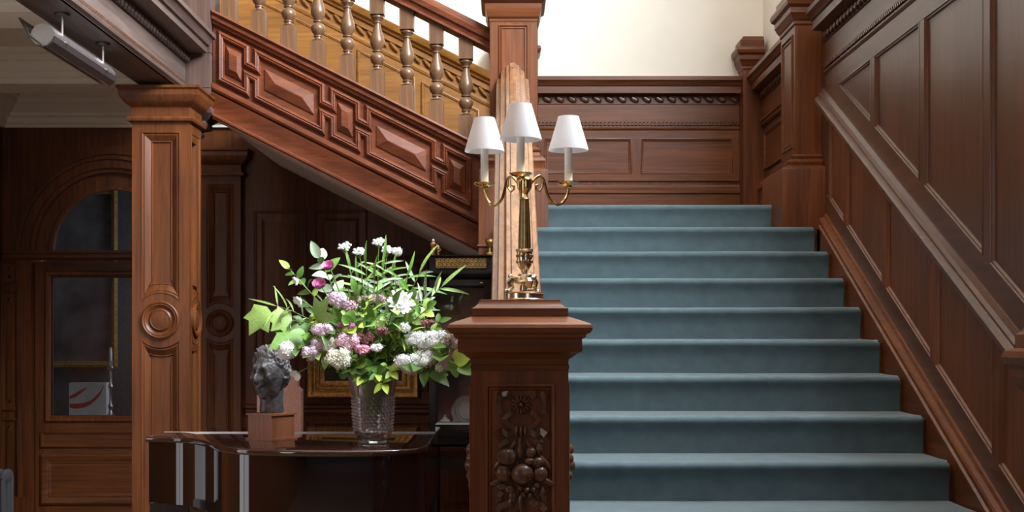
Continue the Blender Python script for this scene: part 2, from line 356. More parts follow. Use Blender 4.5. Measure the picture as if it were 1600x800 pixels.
entab(wr, V3(XW, 7.66, 0), V3(XW, 9.13, 0), -VX, 'oak_y', .085)
entab(wb, V3(-0.02, YB, 0), V3(1.80, YB, 0), -VY, 'oak_x', .09)
# landing panels, back wall
O = V3(0, YB, 0); U, V, N = VX, VZ, -VY
zz = lambda y: H+(YV-y)*YB/F
xx = lambda x: (x-XV)*YB/F
member(wb, [(-.05, zz(217)), (1.8, zz(217)), (1.8, 2.947), (-.05, 2.947)], O, U, V, N, 'oak_x', 'top_rail')
member(wb, [(-.05, zz(283)), (1.8, zz(283)), (1.8, zz(272)), (-.05, zz(272))], O, U, V, N, 'oak_x', 'bottom_rail')
for a, b in ((700, 850), (986, 1001), (1144, 1176)):
    member(wb, [(xx(a), zz(273)), (xx(b), zz(273)), (xx(b), zz(216)), (xx(a), zz(216))], O, U, V, N, 'oak_z', 'stile', .0155)
for a, b in ((850, 986), (1001, 1144)):
    panel(wb, [(xx(a), zz(272)), (xx(b), zz(272)), (xx(b), zz(217)), (xx(a), zz(217))], O, U, V, N, 'oak_x')
sk = [(0, 0), (.04, 0), (.04, .24), (.05, .25), (.05, .27), (.03, .285), (.03, .295), (.022, .31), (0, .315)]
MB().sweep(sk, V3(-.05, YB, LAND), V3(1.8, YB, LAND), -VY, VZ).build('skirting', 'oak_x', wb)
MB().sweep(sk, V3(XW, 7.7, LAND), V3(XW, 9.17, LAND), -VX, VZ).build('skirting', 'oak_y', wr)
O = V3(XW, 0, 0)
panel(wr, [(7.85, zz(272)), (8.95, zz(272)), (8.95, zz(217)), (7.85, zz(217))], O, VY, VZ, -VX, 'oak_y')
# raking dado behind the upper flight (back wall)
def bw(x, w): return P(x, w+SL*(x-320), YB)
xa, xb = 778, 330
def rake(prof, w, name, mat):                           # prof (out, up)
    MB().sweep(prof, bw(xa, w), bw(xb, w), -VY, VZ).build(name, mat, wb)
rake([(0, -.03), (.05, -.03), (.06, -.01), (.085, .0), (.095, .02), (.10, .05), (0, .05)], -97, 'raking_capping', 'pale_x')
rake([(0, 0), (.03, 0), (.03, .09), (.0, .09)], -80, 'raking_fascia', 'pale_x')
rake([(0, 0), (.014, 0), (.02, .02), (.012, .04), (0, .04)], -56, 'raking_fillet', 'pale_x')
MB().prism([bw(xa, -82)-VY*.006, bw(xb, -82)-VY*.006, bw(xb, 60)-VY*.006, bw(xa, 60)-VY*.006], (0, .004, 0)).build('raking_board', 'pale_x', wb)
m = MB(); p0, p1 = bw(xb, -74)-VY*.025, bw(xa, -74)-VY*.025
beads(m, p0, p1, .09, (.042, .014, .018)); m.build('leaf_moulding', 'pale_x', wb, kind='stuff')
O = V3(0, YB-.008, 0)
for a in range(360, 760, 100):
    q = [bw(a, 45), bw(a+88, 45), bw(a+88, -42), bw(a, -42)]
    panel(wb, [(k.x, k.z) for k in q], O, VX, VZ, -VY, 'pale_x')
# dark panelling under the stair and round the door (back wall)
O = V3(0, YB, 0)
def rectp(x0, x1, y0, y1, mat='oak_z', field=.012):
    panel(wb, [(xx(x0), zz(y1)), (xx(x1), zz(y1)), (xx(x1), zz(y0)), (xx(x0), zz(y0))], O, VX, VZ, -VY, mat, field)
for a, b in ((398, 478), (492, 572), (588, 668), (684, 764)):
    rectp(a, b, 330 if a < 560 else 400, 610); rectp(a, b, 660, 800)
MB().sweep([(0, 0), (.02, 0), (.035, .02), (.03, .04), (.045, .05), (.045, .07), (0, .08)], V3(xx(385), YB, zz(648)), V3(xx(775), YB, zz(648)), -VY, VZ).build('dado_rail', 'oak_x', wb)
for a in ((2, 28, 408, 445), (2, 28, 455, 640), (2, 28, 655, 800)): rectp(*a)
# ------------------------------------------------------------------ glazed door in its arch
dz = lambda y: H+(YV-y)*YB/F
d1 = thing('door_1', 'dark panelled door with glazed upper half under an arched fanlight', 'door', (DX, YB+.06, 0)); del d1['category']; struct(d1)
def annulus(r0, r1, y0, y1, z0=SPR, n=28):
    m = MB(); a = []; b = []
    for i in range(n+1):
        t = PI*i/n; a.append((math.cos(t), math.sin(t)))
    pts = [V3(DX+r1*c, y0, z0+r1*s) for c, s in a]+[V3(DX+r0*c, y0, z0+r0*s) for c, s in a[::-1]]
    m.prism(pts, (0, y1-y0, 0)); return m
annulus(.445, .47, YB+.005, YB+.06).build('arch_bead', 'oak_z', d1)
annulus(.47, .57, YB+.03, YB+.07).build('arch_moulding', 'oak_z', d1)
annulus(.57, .60, YB-.01, YB+.06).build('arch_moulding', 'oak_z', d1)
annulus(.60, .66, YB-.035, YB-.0).build('arch_moulding', 'oak_z', d1)
annulus(.66, .685, YB-.055, YB-.0).build('arch_moulding', 'oak_z', d1)
annulus(.70, .76, YB-.012, YB-.0).build('arch_moulding', 'oak_z', d1)
m = MB(); m.add([V3(DX+.45*math.cos(PI*i/24), YB+.045, SPR+.45*math.sin(PI*i/24)) for i in range(25)], [tuple(range(25))]); m.build('fanlight_glass', 'pane', d1, recalc=False)
MB().sweep([(0, 0), (.03, 0), (.05, .02), (.05, .045), (.06, .05), (.06, .07), (0, .07)], V3(DX-.78, YB-.0, SPR-.07), V3(DX+.78, YB-.0, SPR-.07), -VY, VZ).build('transom', 'oak_x', d1)
for sgn in (-1, 1):
    x = DX+sgn*.60
    MB().box(x-.012, x+.075*sgn+.012 if sgn > 0 else x+.012, YB-.03, YB+.05, 0, SPR-.07).build('architrave', 'oak_z', d1) if sgn > 0 else MB().box(x-.087, x+.012, YB-.03, YB+.05, 0, SPR-.07).build('architrave', 'oak_z', d1)
    MB().box(x+(.0 if sgn > 0 else -.12), x+(.12 if sgn > 0 else 0), YB-.06, YB+.04, 0, .30).build('plinth_block', 'oak_z', d1)
LX0, LX1 = DX-.58, DX+.58; GY = YB+.03
gx0, gx1, gz0, gz1 = xx(78), DX+.45, dz(650), dz(433)
MB().box(LX0, gx0, GY, GY+.05, 0.02, dz(408)).build('stile', 'oak_z', d1); MB().box(gx1, LX1, GY, GY+.05, 0.02, dz(408)).build('stile', 'oak_z', d1)
MB().box(gx0, gx1, GY, GY+.05, gz1, dz(408)).build('rail', 'oak_x', d1)
MB().box(gx0, gx1, GY, GY+.05, 0.02, gz0).build('lower_leaf', 'oak_x', d1)
BM_ = [(-.045, 0), (-.045, .012), (-.035, .02), (-.02, .018), (-.01, .008), (0, .004), (0, -.02)]
MB().frame([(gx0, gz0), (gx1, gz0), (gx1, gz1), (gx0, gz1)], BM_, V3(0, GY, 0), VX, VZ, -VY).build('glazing_bead', 'oak_z', d1)
m = MB(); m.add([V3(gx0, GY+.03, gz0), V3(gx1, GY+.03, gz0), V3(gx1, GY+.03, gz1), V3(gx0, GY+.03, gz1)], [(0, 1, 2, 3)]); m.build('glass_pane', 'pane', d1, recalc=False)
panel(d1, [(xx(63), dz(698)), (DX+.5, dz(698)), (DX+.5, dz(675)), (xx(63), dz(675))], V3(0, GY, 0), VX, VZ, -VY, 'oak_x', 0)
BP = [(-.004, 0), (-.004, .016), (.01, .022), (.03, .018), (.05, .006), (.055, .008), (.07, .002)]
panel(d1, [(xx(63), dz(788)), (DX+.5, dz(788)), (DX+.5, dz(711)), (xx(63), dz(711))], V3(0, GY, 0), VX, VZ, -VY, 'oak_x', 0, BP)
# seen through the glass: framed painting, printed bag, candlestick
q = lambda x, y: P(x, y, 10.72)
t = thing('framed_painting', 'dark oil painting in a thin gold frame seen through the door glass', 'painting', q(130, 560))
a, b = q(70, 300), q(180, 568)
MB().box(a.x, b.x, 10.70, 10.74, b.z, a.z).build('canvas', 'oldpaint', t)
MB().frame([(a.x, b.z), (b.x, b.z), (b.x, a.z), (a.x, a.z)], [(-.03, 0), (-.03, .03), (-.01, .04), (.0, .02), (.02, .02), (.02, 0)], V3(0, 10.70, 0), VX, VZ, -VY).build('frame', 'giltframe', t)
ym = 10.35; t = thing('side_table', 'dark narrow table beyond the glazed door', 'table', (P(140, 650, ym).x, ym, 0)); a = P(60, 652, ym); b = P(230, 652, ym)
MB().box(a.x, b.x, 10.2, 10.6, a.z-.04, a.z).build('table_top', 'ebony', t)
for x in (a.x+.03, b.x-.03):
    for y in (10.23, 10.57): MB().box(x-.02, x+.02, y-.02, y+.02, 0, a.z-.04).build('leg', 'ebony', t)
t = thing('paper_bag', 'white bag with red brush strokes seen through the door glass', 'bag', P(137, 652, ym))
a = P(108, 651, ym); b = P(166, 598, ym)
MB().box(a.x, b.x, ym, ym+.08, a.z, b.z).build('bag_body', 'whitecloth', t)
def stroke(pts, wd):
    m = MB(); vs_ = []; n = len(pts)
    for (x, y), w in zip(pts, wd): vs_ += [P(x, y-w, ym)-VY*.003, P(x, y+w, ym)-VY*.003]
    m.add(vs_, [(2*i, 2*i+1, 2*i+3, 2*i+2) for i in range(n-1)]); m.build('printed_stroke', 'redink', t, recalc=False)
stroke([(109, 634), (120, 634.5), (132, 633), (143, 628), (152, 620), (158, 612), (162, 603)], [3, 4, 3.5, 3, 3, 2.5, 1.5])
stroke([(109, 621), (117, 618), (126, 612), (135, 606)], [2, 3, 2.5, 1])
t = thing('candlestick', 'small silver candlestick seen through the door glass', 'candlestick', P(173, 652, 10.3))
b = P(173, 652, 10.3); MB().lathe([(.05, 0), (.05, .01), (.02, .03), (.012, .06), (.022, .09), (.012, .12), (.010, .22), (.022, .25), (.012, .28), (.012, .38), (.03, .40), (.018, .42), (.018, .46)], b, 14).build('stick', 'steel', t)
MB().lathe([(.012, .46), (.012, .55), (.002, .57)], b, 10).build('candle', 'candle', t)
# ------------------------------------------------------------------ lower flight, landing, carpet
t = thing('stair_flight', 'wide lower stair flight under the blue-green carpet rising to the landing', 'staircase', (0.95, Y0, 0))
SX0, SX1 = 0.09, XW-.05
for k in range(-5, 8):
    y = Y0+k*GO; z = Z0+k*RISE
    m = MB(); m.box(SX0, SX1, y+.036, y+GO+.05, max(0, z-.3), z-.035); m.box(SX0, SX1, y+.032, y+GO+.02, z-.035, z-.014)
    m.build('step', 'oak_x', t)
MB().box(-.02, XW-.06, YLAND+.045, YB-.06, LAND-.22, LAND-.012).build('landing', 'oak_x', t)
cp = []
for k in range(-5, 9):
    y = Y0+k*GO; z = Z0+k*RISE
    cp += [(y+.022, z-RISE+.004), (y+.018, z-.09), (y+.010, z-.045), (y+.001, z-.030), (y-.002, z-.018), (y+.003, z-.006), (y+.014, z), (y+.05, z+.002), (y+.15, z+.001)]
cp.append((YB-.05, LAND+.001))
cx0, cx1, nx = SX0+.004, 1.760, 34
vs_ = []; fs = []
for j in range(nx+1):
    x = cx0+(cx1-cx0)*j/nx
    for i, (y, z) in enumerate(cp):
        w = noise.noise(V3(x*2.2, y*3.1, z*3.7))*.004; s = noise.noise(V3(x*1.3+9, y*4, z*4))*.005
        e = -.008 if j == nx and i % 9 in (3, 4, 5, 6) else 0
        vs_.append((x+e, y+w, z+s*.6))
L = len(cp)
fs = [(j*L+i, (j+1)*L+i, (j+1)*L+i+1, j*L+i+1) for j in range(nx) for i in range(L-1)]
# turned down selvedge on the right
o = len(vs_)
for i, (y, z) in enumerate(cp): vs_.append((cx1, y+.013, z-.012))
fs += [(nx*L+i, o+i, o+i+1, nx*L+i+1) for i in range(L-1)]
m = MB(); m.add(vs_, fs); cpt = m.build('stair_carpet', 'carpet', sharp=60)
tag(cpt, 'plain blue-green stair carpet covering every tread and riser', 'carpet')
# ------------------------------------------------------------------ carved lower newel post
NY = 3.46; NW = 0.1325; NC = NY+NW                     # front face, half width, centre
px = NY/F
nz = lambda y: H+(YV-y)*NY/F
nw = thing('newel_post', 'massive carved newel post with moulded cap at the foot of the stairs', 'newel post', (XC, NC, 0))
MB().sq(XC, NC, [(.165, 0), (.165, .18), (.155, .19), (.150, .21), (.140, .22), (NW, .24)]).build('plinth', 'oak_z', nw)
MB().sq(XC, NC, [(NW, .24), (NW, nz(577))]).build('shaft', 'oak_z', nw)
cz = lambda y: H+(YV-y)*3.40/F
cs = 3.40/F
capp = [(NW, nz(580)), (78*cs, cz(577)), (79*cs, cz(573)), (77*cs, cz(570)), (78*cs, cz(562)), (84*cs, cz(558)), (90*cs, cz(553)), (97*cs, cz(550)), (98*cs, cz(548)), (98*cs, cz(530)), (103*cs, cz(527)),
        (105*cs, cz(522)), (110*cs, cz(520)), (113*cs, cz(516)), (114*cs, cz(512)), (112*cs, cz(507)), (108*cs, cz(504.5)), (104*cs, cz(503)), (98*cs, cz(501)), (80*cs, cz(495)), (77*cs, cz(494)), (77*cs, cz(481)), (75*cs, cz(480)), (71*cs, cz(478)), (67*cs, cz(474)), (65*cs, cz(469.5)), (64.5*cs, cz(467)), (62*cs, cz(466.6))]
MB().sq(XC, NC, capp).build('cap', 'oak_x', nw)
CAPTOP = cz(466.6)
def newel_face(O, U, N, scale=1.0, lab=None):
    V = VZ
    hw = .092; top = nz(601); bot = .34
    MB().frame([(-hw, bot), (hw, bot), (hw, top), (-hw, top)], [(-.002, 0), (-.002, .004), (.004, .006), (.008, .001), (.012, .004), (.016, .0005)], O, U, V, N).build('panel_moulding', 'oak_z', nw)
    Q = lambda x, y, h=.006: O+U*((x-811)*px)+V*(nz(y))+N*h
    R = Matrix((U, N, V)).transposed()
    # twelve petalled rosette
    ro = MB().ell(Q(813, 632, .012), (.007, .012, .007), 10, 6, R).build('rosette', 'carve', nw)
    m = MB()
    for i in range(12):
        a = 2*PI*i/12; Ri = R @ Matrix.Rotation(-a, 3, 'Y')
        m.ell(Q(813, 632, .008)+U*(math.cos(a)*.017)+V*(math.sin(a)*.017), (.0125, .008, .0047), 6, 5, Ri)
    m.build('petals', 'carve', ro)
    # ribbons
    def ribbon(pts, w, hs):
        m = MB(); vs_ = []
        for i, ((x, y), h) in enumerate(zip(pts, hs)):
            j = min(i+1, len(pts)-1); k = max(i-1, 0)
            d = Vector((pts[j][0]-pts[k][0], pts[j][1]-pts[k][1])).normalized(); n = Vector((-d.y, d.x))*w
            vs_ += [Q(x+n.x, y+n.y, h), Q(x-n.x, y-n.y, h), Q(x-n.x, y-n.y, 0), Q(x+n.x, y+n.y, 0)]
        n = len(pts); fs = []
        for i in range(n-1):
            for c in range(4): fs.append((4*i+c, 4*i+(c+1)%4, 4*i+4+(c+1)%4, 4*i+4+c))
        fs += [(0, 1, 2, 3), (4*n-4, 4*n-3, 4*n-2, 4*n-1)]
        m.add(vs_, fs); m.build('ribbon', 'carve', nw)
    for s in (-1, 1):
        X = lambda d: 813+s*d
        ribbon([(X(14), 622), (X(22), 614), (X(30), 617), (X(36), 614)], 4.5, [.004, .012, .006, .014])
        ribbon([(X(34), 618), (X(35), 630), (X(34), 646)], 3.5, [.013, .006, .009])
        ribbon([(X(14), 642), (X(21), 648), (X(27), 655), (X(22), 662), (X(12), 668), (X(5), 671)], 4, [.004, .011, .014, .007, .005, .008])
        ribbon([(X(4), 676), (X(14), 674), (X(22), 679), (X(30), 673), (X(38), 679)], 5, [.008, .005, .011, .006, .016])
        ribbon([(X(20), 688), (X(28), 692), (X(36), 698)], 4, [.003, .008, .003])
        ribbon([(X(26), 694), (X(34), 688)], 2.5, [.006, .004])
        ribbon([(X(14), 782), (X(24), 788), (X(32), 790), (X(38), 797)], 5, [.004, .012, .008, .014])
        ribbon([(X(30), 768), (X(36), 776), (X(34), 784)], 4, [.004, .008, .004])
    MB().box(-.011, .011, -.006, .006, -.016, .016)
    kn = MB(); c = Q(813, 673, .007)
    for d in (-.012, 0, .012): kn.ell(c+U*d, (.006, .009, .017), 8, 6, R)
    kn.build('ribbon_knot', 'carve', nw)
    for d in (-5, 4): MB().prism([Q(811+d-2.5, 690, 0), Q(811+d+2.5, 690, 0), Q(811+d+2.5, 800, 0), Q(811+d-2.5, 800, 0)], N*.005).build('reed', 'carve', nw)
    for x, y, a, b, t in ((780, 722, 5, 14, .7), (850, 722, 5, 14, -.7), (776, 752, 5, 13, 1.1), (854, 752, 5, 13, -1.1), (798, 782, 5, 13, .4), (834, 784, 5, 13, -.4), (813, 786, 5, 14, 0), (812, 694, 4, 13, 0), (800, 697, 4, 11, .5), (826, 697, 4, 11, -.5)):
        MB().ell(Q(x, y, .004), (a*px, .007, b*px), 10, 7, R @ Matrix.Rotation(t, 3, 'Y')).build('carved_leaf', 'carve', nw)
    # festoon of fruit
    fr = [(792, 713, 14, 12, .022, 'gourd'), (811, 706, 5, 11, .014, 'leafbud'), (828, 707, 8, 8, .018, 'fruit'), (841, 702, 5, 9, .012, 'leafbud'), (839, 722, 9, 8, .018, 'fruit'), (826, 720, 8, 6, .020, 'fruit'),
          (785, 739, 11, 12, .018, 'flower'), (815, 740, 16, 15, .030, 'pome'), (842, 740, 11, 11, .020, 'fruit'), (812, 762, 5, 5, .022, 'grape'), (822, 764, 5, 5, .024, 'grape'), (832, 764, 5, 5, .020, 'grape'), (817, 771, 5, 5, .020, 'grape'), (827, 773, 5, 5, .020, 'grape'), (838, 757, 6, 5, .016, 'grape'),
          (796, 764, 8, 6, .012, 'leafbud'), (783, 760, 8, 5, .009, 'leafbud'), (800, 776, 6, 9, .009, 'leafbud'), (846, 768, 5, 9, .009, 'leafbud')]
    for x, y, a, b, h, kd in fr:
        m = MB(); a *= 1.12; b *= 1.12; h *= 1.25
        md = (lambda t, l: 1+.09*math.cos(8*t)) if kd == 'gourd' else None
        Rr = Matrix((U, N, V)).transposed()
        m.ell(Q(x, y, h*.45), (a*px, h*.62, b*px), 16, 9, Rr, md)
        if kd == 'pome':
            for i in range(18):
                t = i*2.4; r = .9*math.sqrt(i/18.)
                m.ell(Q(x+r*a*.75*math.cos(t)+3, y+r*b*.75*math.sin(t), h*.95-.008*r*r), (.0035, .0035, .0035), 6, 4, Rr)
        if kd == 'flower':
            for i in range(6):
                t = i*PI/3; m.ell(Q(x+8*math.cos(t), y+8*math.sin(t), h*.7), (.0095, .005, .0055), 6, 5, Rr @ Matrix.Rotation(t, 3, 'Y'))
        m.build('carved_'+{'gourd': 'gourd', 'leafbud': 'leaf', 'pome': 'pomegranate', 'flower': 'flower', 'grape': 'berry', 'fruit': 'fruit'}[kd], 'carve', nw)
newel_face(V3(XC, NY, 0), VX, -VY)
def side_swag(s):
    O = V3(XC+s*NW, NC, 0); px_ = px
    MB().frame([(-.092, .34), (.092, .34), (.092, nz(601)), (-.092, nz(601))], [(-.002, 0), (-.002, .004), (.004, .006), (.008, .001), (.012, .004), (.016, .0005)], O, VY, VZ, VX*s).build('panel_moulding', 'oak_z', nw)
    rnd = random.Random(5+s)
    for y, dy, r in ((708, -.02, .017), (716, .02, .015), (722, -.035, .016), (735, 0, .021), (737, .035, .016), (750, -.025, .015), (758, .01, .012), (765, -.005, .011), (772, .012, .010), (745, .02, .014), (728, .012, .015)):
        m = MB(); m.ell(O+VY*dy+VZ*nz(y), (r*1.15, r*1.05, r*1.05), 12, 8, None, (lambda t, l: 1+.07*math.cos(7*t)) if r > .015 else None)
        m.build('carved_fruit', 'carve', nw)
side_swag(-1); side_swag(1)
# ------------------------------------------------------------------ upper newel and wall half-newels
def sqpanel(parent, O, U, N, hw, z0, z1, mat='oak_z', arch=False):
    MB().frame([(-hw, z0), (hw, z0), (hw, z1), (-hw, z1)], [(0, 0), (0, .004), (.006, .008), (.012, .001), (.02, .005), (.026, .0)], O, U, VZ, N).build('panel_moulding', mat, parent)
un = thing('newel_post', 'square panelled newel post rising from the landing behind the lampshades', 'newel post', (XC, 7.43, 0))
uz = lambda y, Y=7.27: H+(YV-y)*Y/F
hp, hs = .1995, .1350; UY = 7.275+hp
MB().sq(XC+.004, UY, [(hp, 0), (hp, uz(264, 7.2)), (hp-.003, uz(262, 7.2)), (.178, uz(259, 7.2)), (.178, uz(254)), (.185, uz(250)), (.176, uz(245)), (.156, uz(241)), (.150, uz(236)), (.158, uz(232)), (.146, uz(229)), (hs, uz(226))]).build('pedestal', 'oak_z', un)
MB().sq(XC+.004, UY, [(hs, uz(226)), (hs, uz(28))]).build('shaft', 'oak_z', un)
MB().sq(XC+.004, UY, [(hs, uz(30)), (.139, uz(28)), (.139, uz(25)), (.150, uz(22)), (.160, uz(12)), (.163, uz(10)), (.163, uz(2)), (.185, uz(-2)), (.19, uz(-8)), (.185, uz(-16)), (.14, uz(-20)), (.14, uz(-34)), (.1, uz(-40))]).build('cap', 'oak_x', un)
sqpanel(un, V3(XC+.004, UY-hs, 0), VX, -VY, .087, uz(222), uz(34))
sqpanel(un, V3(XC+.004+hs, UY, 0), VY, VX, .087, uz(222), uz(34))
MB().sq(XC+.004, UY, [(hp+.004, uz(385, 7.2)), (hp+.008, uz(383, 7.2)), (hp+.004, uz(380, 7.2))]).build('bead', 'oak_x', un)
def half_newel(label, x0, x1, y0, y1, zb, zt, ped=None, name='newel_post', face=None):
    t = thing(name, label, 'newel post', ((x0+x1)/2, (y0+y1)/2, zb))
    def st(prof, nm, mat, zsh=0):
        m = MB(); m.rings([[(x0-d, y0-d, z), (x1+d*rx, y0-d, z), (x1+d*rx, y1+d*ry, z), (x0-d, y1+d*ry, z)] for d, z in prof]); m.build(nm, mat, t)
    rx = 0; ry = 1 if face == 'x' else 0
    if face == 'y': rx = 1
    if ped:
        st([(ped, zb), (ped, zt['ped']), (ped-.004, zt['ped']+.01), (ped*.55, zt['ped']+.03), (ped*.6, zt['ped']+.05), (ped*.3, zt['ped']+.07), (ped*.35, zt['ped']+.085), (0, zt['ped']+.10)], 'pedestal', 'oak_z')
    st([(0, zb if not ped else zt['ped']+.1), (0, zt['cap'])], 'shaft', 'oak_z')
    c = zt['cap']
    st([(0, c-.01), (.008, c), (.008, c+.015), (.02, c+.03), (.03, c+.055), (.034, c+.06), (.034, c+.09), (.052, c+.105), (.058, c+.125), (.052, c+.145), (.025, c+.155), (.025, c+.20), (.01, c+.21), (0, c+.23)], 'cap', 'oak_x')
    return t
hn = half_newel('half newel with narrow panel against the right wall at the stair head', 1.675, XW-.001, 7.37, 7.74, nose(7.28)-.03, {'ped': uz(262, 7.2), 'cap': 3.27}, .095, face='x')
MB().frame([(-.135, uz(225)), (.135, uz(225)), (.135, 3.22), (-.135, 3.22)], [(0, 0), (0, .004), (.008, .010), (.016, .001), (.03, .006), (.036, .0)], V3(1.675, 7.555, 0), VY, VZ, -VX).build('panel_moulding', 'oak_z', hn)
half_newel('short half newel in the far right corner of the landing', 1.685, XW, 9.03, YB, LAND, {'cap': 3.36}, face=None)
half_newel('half newel on the far wall beside the upper flight, mostly hidden by the panelled newel', -.07, .19, 9.04, YB, LAND, {'cap': 3.37}, face='y')
hb = half_newel('half newel ending the raking dado rail at the right edge', 1.70, XW, 3.94, 4.16, nose(4.16)-.1, {'cap': 1.494-.23}, face='x')
# ------------------------------------------------------------------ lower balustrade (handrail seen end-on)
lb = thing('balustrade', 'sloping balustrade with broad pale handrail running up behind the lamp', 'balustrade', (XC, 5.4, 0))
ya, yb_ = NY+2*NW, 7.34
rz = lambda Y: nose(Y)+.91
rp = [(-.085, -.20), (-.092, -.19), (-.092, -.10), (-.088, -.094), (-.066, -.090), (-.064, -.074), (-.070, -.066), (-.066, -.052), (-.046, -.040), (-.036, -.018), (-.020, -.012), (-.016, -.003), (-.006, 0)]
rp = rp+[(-a, b) for a, b in rp[::-1]]
MB().sweep(rp, V3(XC, ya-.0, rz(ya)), V3(XC, yb_, rz(yb_)), VX, VZ).build('handrail', 'rail', lb)
MB().prism([V3(XC-.055, ya, 0), V3(XC-.055, 7.2, 0), V3(XC-.055, 7.2, nose(7.2)+.06), V3(XC-.055, ya, nose(ya)+.06)], (.105, 0, 0)).build('string', 'mah_y', lb)
MB().sweep([(-.07, 0), (.07, 0), (.07, .02), (.055, .035), (-.055, .035), (-.07, .02)], V3(XC, ya, nose(ya)+.06), V3(XC, 7.2, nose(7.2)+.06), VX, VZ).build('string_capping', 'mah_y', lb)
# turned baluster: one mesh, copied
def bal_mesh(hgt, slope_axis):
    B = .042; m = MB(); a, b = .25*hgt*.9, .79*hgt                 # turned section between the two square blocks
    zl = lambda k: a+(b-a)*k
    tp = [(.030, 0), (.034, .012), (.036, .022), (.031, .035), (.022, .05), (.021, .075), (.027, .085), (.027, .10), (.021, .112), (.026, .13), (.036, .165), (.041, .205), (.0425, .235), (.040, .27), (.033, .305), (.024, .328), (.022, .338), (.029, .348), (.029, .362), (.023, .372), (.028, .40), (.039, .46), (.0435, .52), (.042, .57), (.037, .63), (.030, .70), (.024, .76), (.020, .81), (.0195, .85), (.026, .86), (.026, .875), (.021, .885), (.024, .91), (.033, .935), (.038, .955), (.038, .975), (.030, 1)]
    m.lathe([(r*1.0, zl(k)) for r, k in tp], (0, 0, 0), 18)
    sx, sy = (slope_axis.x, slope_axis.y)
    def blk(z0, z1, s0, s1):
        c = [(-B, -B), (B, -B), (B, B), (-B, B)]
        vs_ = [(x, y, z0+(x*sx+y*sy)*s0) for x, y in c]+[(x, y, z1+(x*sx+y*sy)*s1) for x, y in c]
        m.add(vs_, [(0, 3, 2, 1), (4, 5, 6, 7), (0, 1, 5, 4), (1, 2, 6, 5), (2, 3, 7, 6), (3, 0, 4, 7)])
    blk(0, a, 1, 0); blk(b, hgt, 0, 1)
    return m.mesh('baluster', 'bal')
me = bal_mesh(.69, V3(0, RISE/GO, 0))
for i in range(10):
    y = 4.0+i*GO; place(me, 'baluster', lb, Matrix.Translation((XC, y, nose(y)+.095)))
# ------------------------------------------------------------------ upper balustrade with strapwork string
ub = thing('balustrade', 'upper flight balustrade with turned balusters above a strapwork carved string', 'balustrade', (-.9, 7.5, 2.2))
SY = 7.42
Ax = (S(748, 0)-S(330, 0)).normalized()
xl, xr = 333, 750
def srail(prof, w, name, mat, x0=xl, x1=xr, Y=SY):
    MB().sweep(prof, S(x0, w, Y), S(x1, w, Y), -VY, VZ).build(name, mat, ub)
MB().prism([S(xl, 14), S(xr, 14), S(xr, 178), S(xl, 178)], (0, .16, 0)).build('string_board', 'mah_x', ub)
srail([(-.16, 0), (.055, 0), (.06, -.012), (.05, -.022), (.042, -.03), (.042, -.05), (.03, -.058), (.022, -.075), (0, -.08), (-.16, -.03)], 11, 'string_capping', 'mah_x')
srail([(0, .03), (.02, .028), (.032, .018), (.034, 0), (.028, -.012), (.012, -.022), (0, -.024)], 131, 'string_moulding', 'mah_x')
srail([(0, 0), (.030, 0), (.026, -.02), (.012, -.06), (.004, -.10), (.004, -.13), (0, -.13)], 138, 'cove', 'mah_x')
srail([(-.16, .015), (.008, .015), (.020, .008), (.020, -.004), (.012, -.008), (.012, -.018), (-.10, -.018)], 174, 'lower_moulding', 'mah_x')
# strapwork
zx = lambda a: 320+a/3.2
T, B_, n0, n1 = 43.5, 110.5, 68.5, 83.5
segs = [(85, 207), (264, 584), (644, 762), (822, 1144), (1204, 1318)]
top = []; bot = []
for i, (a, b) in enumerate(segs):
    top += [(zx(a), T), (zx(b), T)]; bot += [(zx(a), B_), (zx(b), B_)]
    if i < len(segs)-1:
        c = segs[i+1][0]
        top += [(zx(b), n0), (zx(c), n0)]; bot += [(zx(b), n1), (zx(c), n1)]
poly = [(S(x, w).x, S(x, w).z) for x, w in top+bot[::-1]]
MB().frame(poly, [(-.022, 0), (-.022, .014), (-.016, .022), (-.008, .026), (0, .020), (.004, .026), (.010, .022), (.014, .010), (.020, .002)], V3(0, SY, 0), VX, VZ, -VY).build('strapwork_moulding', 'mah_x', ub)
for i, (a, b) in enumerate(segs):
    d = 22 if i % 2 == 0 else 38; d2 = 11 if i % 2 == 0 else 16
    q0 = [S(zx(a+d), T+d2*1.1), S(zx(b-d), T+d2*1.1), S(zx(b-d), B_-d2*1.1), S(zx(a+d), B_-d2*1.1)]
    g = 20 if i % 2 == 0 else 52; g2 = 9 if i % 2 == 0 else 15
    q1 = [S(zx(a+d+g), T+d2*1.1+g2), S(zx(b-d-g), T+d2*1.1+g2), S(zx(b-d-g), B_-d2*1.1-g2), S(zx(a+d+g), B_-d2*1.1-g2)]
    m = MB(); m.rings([[p for p in q0], [p-VY*.008 for p in q0], [p-VY*.030 for p in q1]])
    m.build('raised_panel', 'mah_x', ub, sharp=15)
# handrail
HY = 7.50
hr = [(-.075, 0), (-.075, .012), (-.06, .02), (-.065, .04), (-.08, .05), (-.085, .08), (-.07, .1), (-.05, .112), (-.03, .13), (0, .138)]
hr = hr+[(-a, b) for a, b in hr[::-1][1:]]
MB().sweep(hr, S(xl, -144, HY), S(768, -144, HY), VY, VZ).build('handrail', 'mah_x', ub)
hgt = S(500, -144, HY).z-S(500, 11, HY).z
me = bal_mesh(hgt, V3(-SL, 0, 0))
for x in (359, 405, 451, 497, 543, 589.5, 636, 682, 728):
    place(me, 'baluster', ub, Matrix.Translation(S(x, 11, HY)))
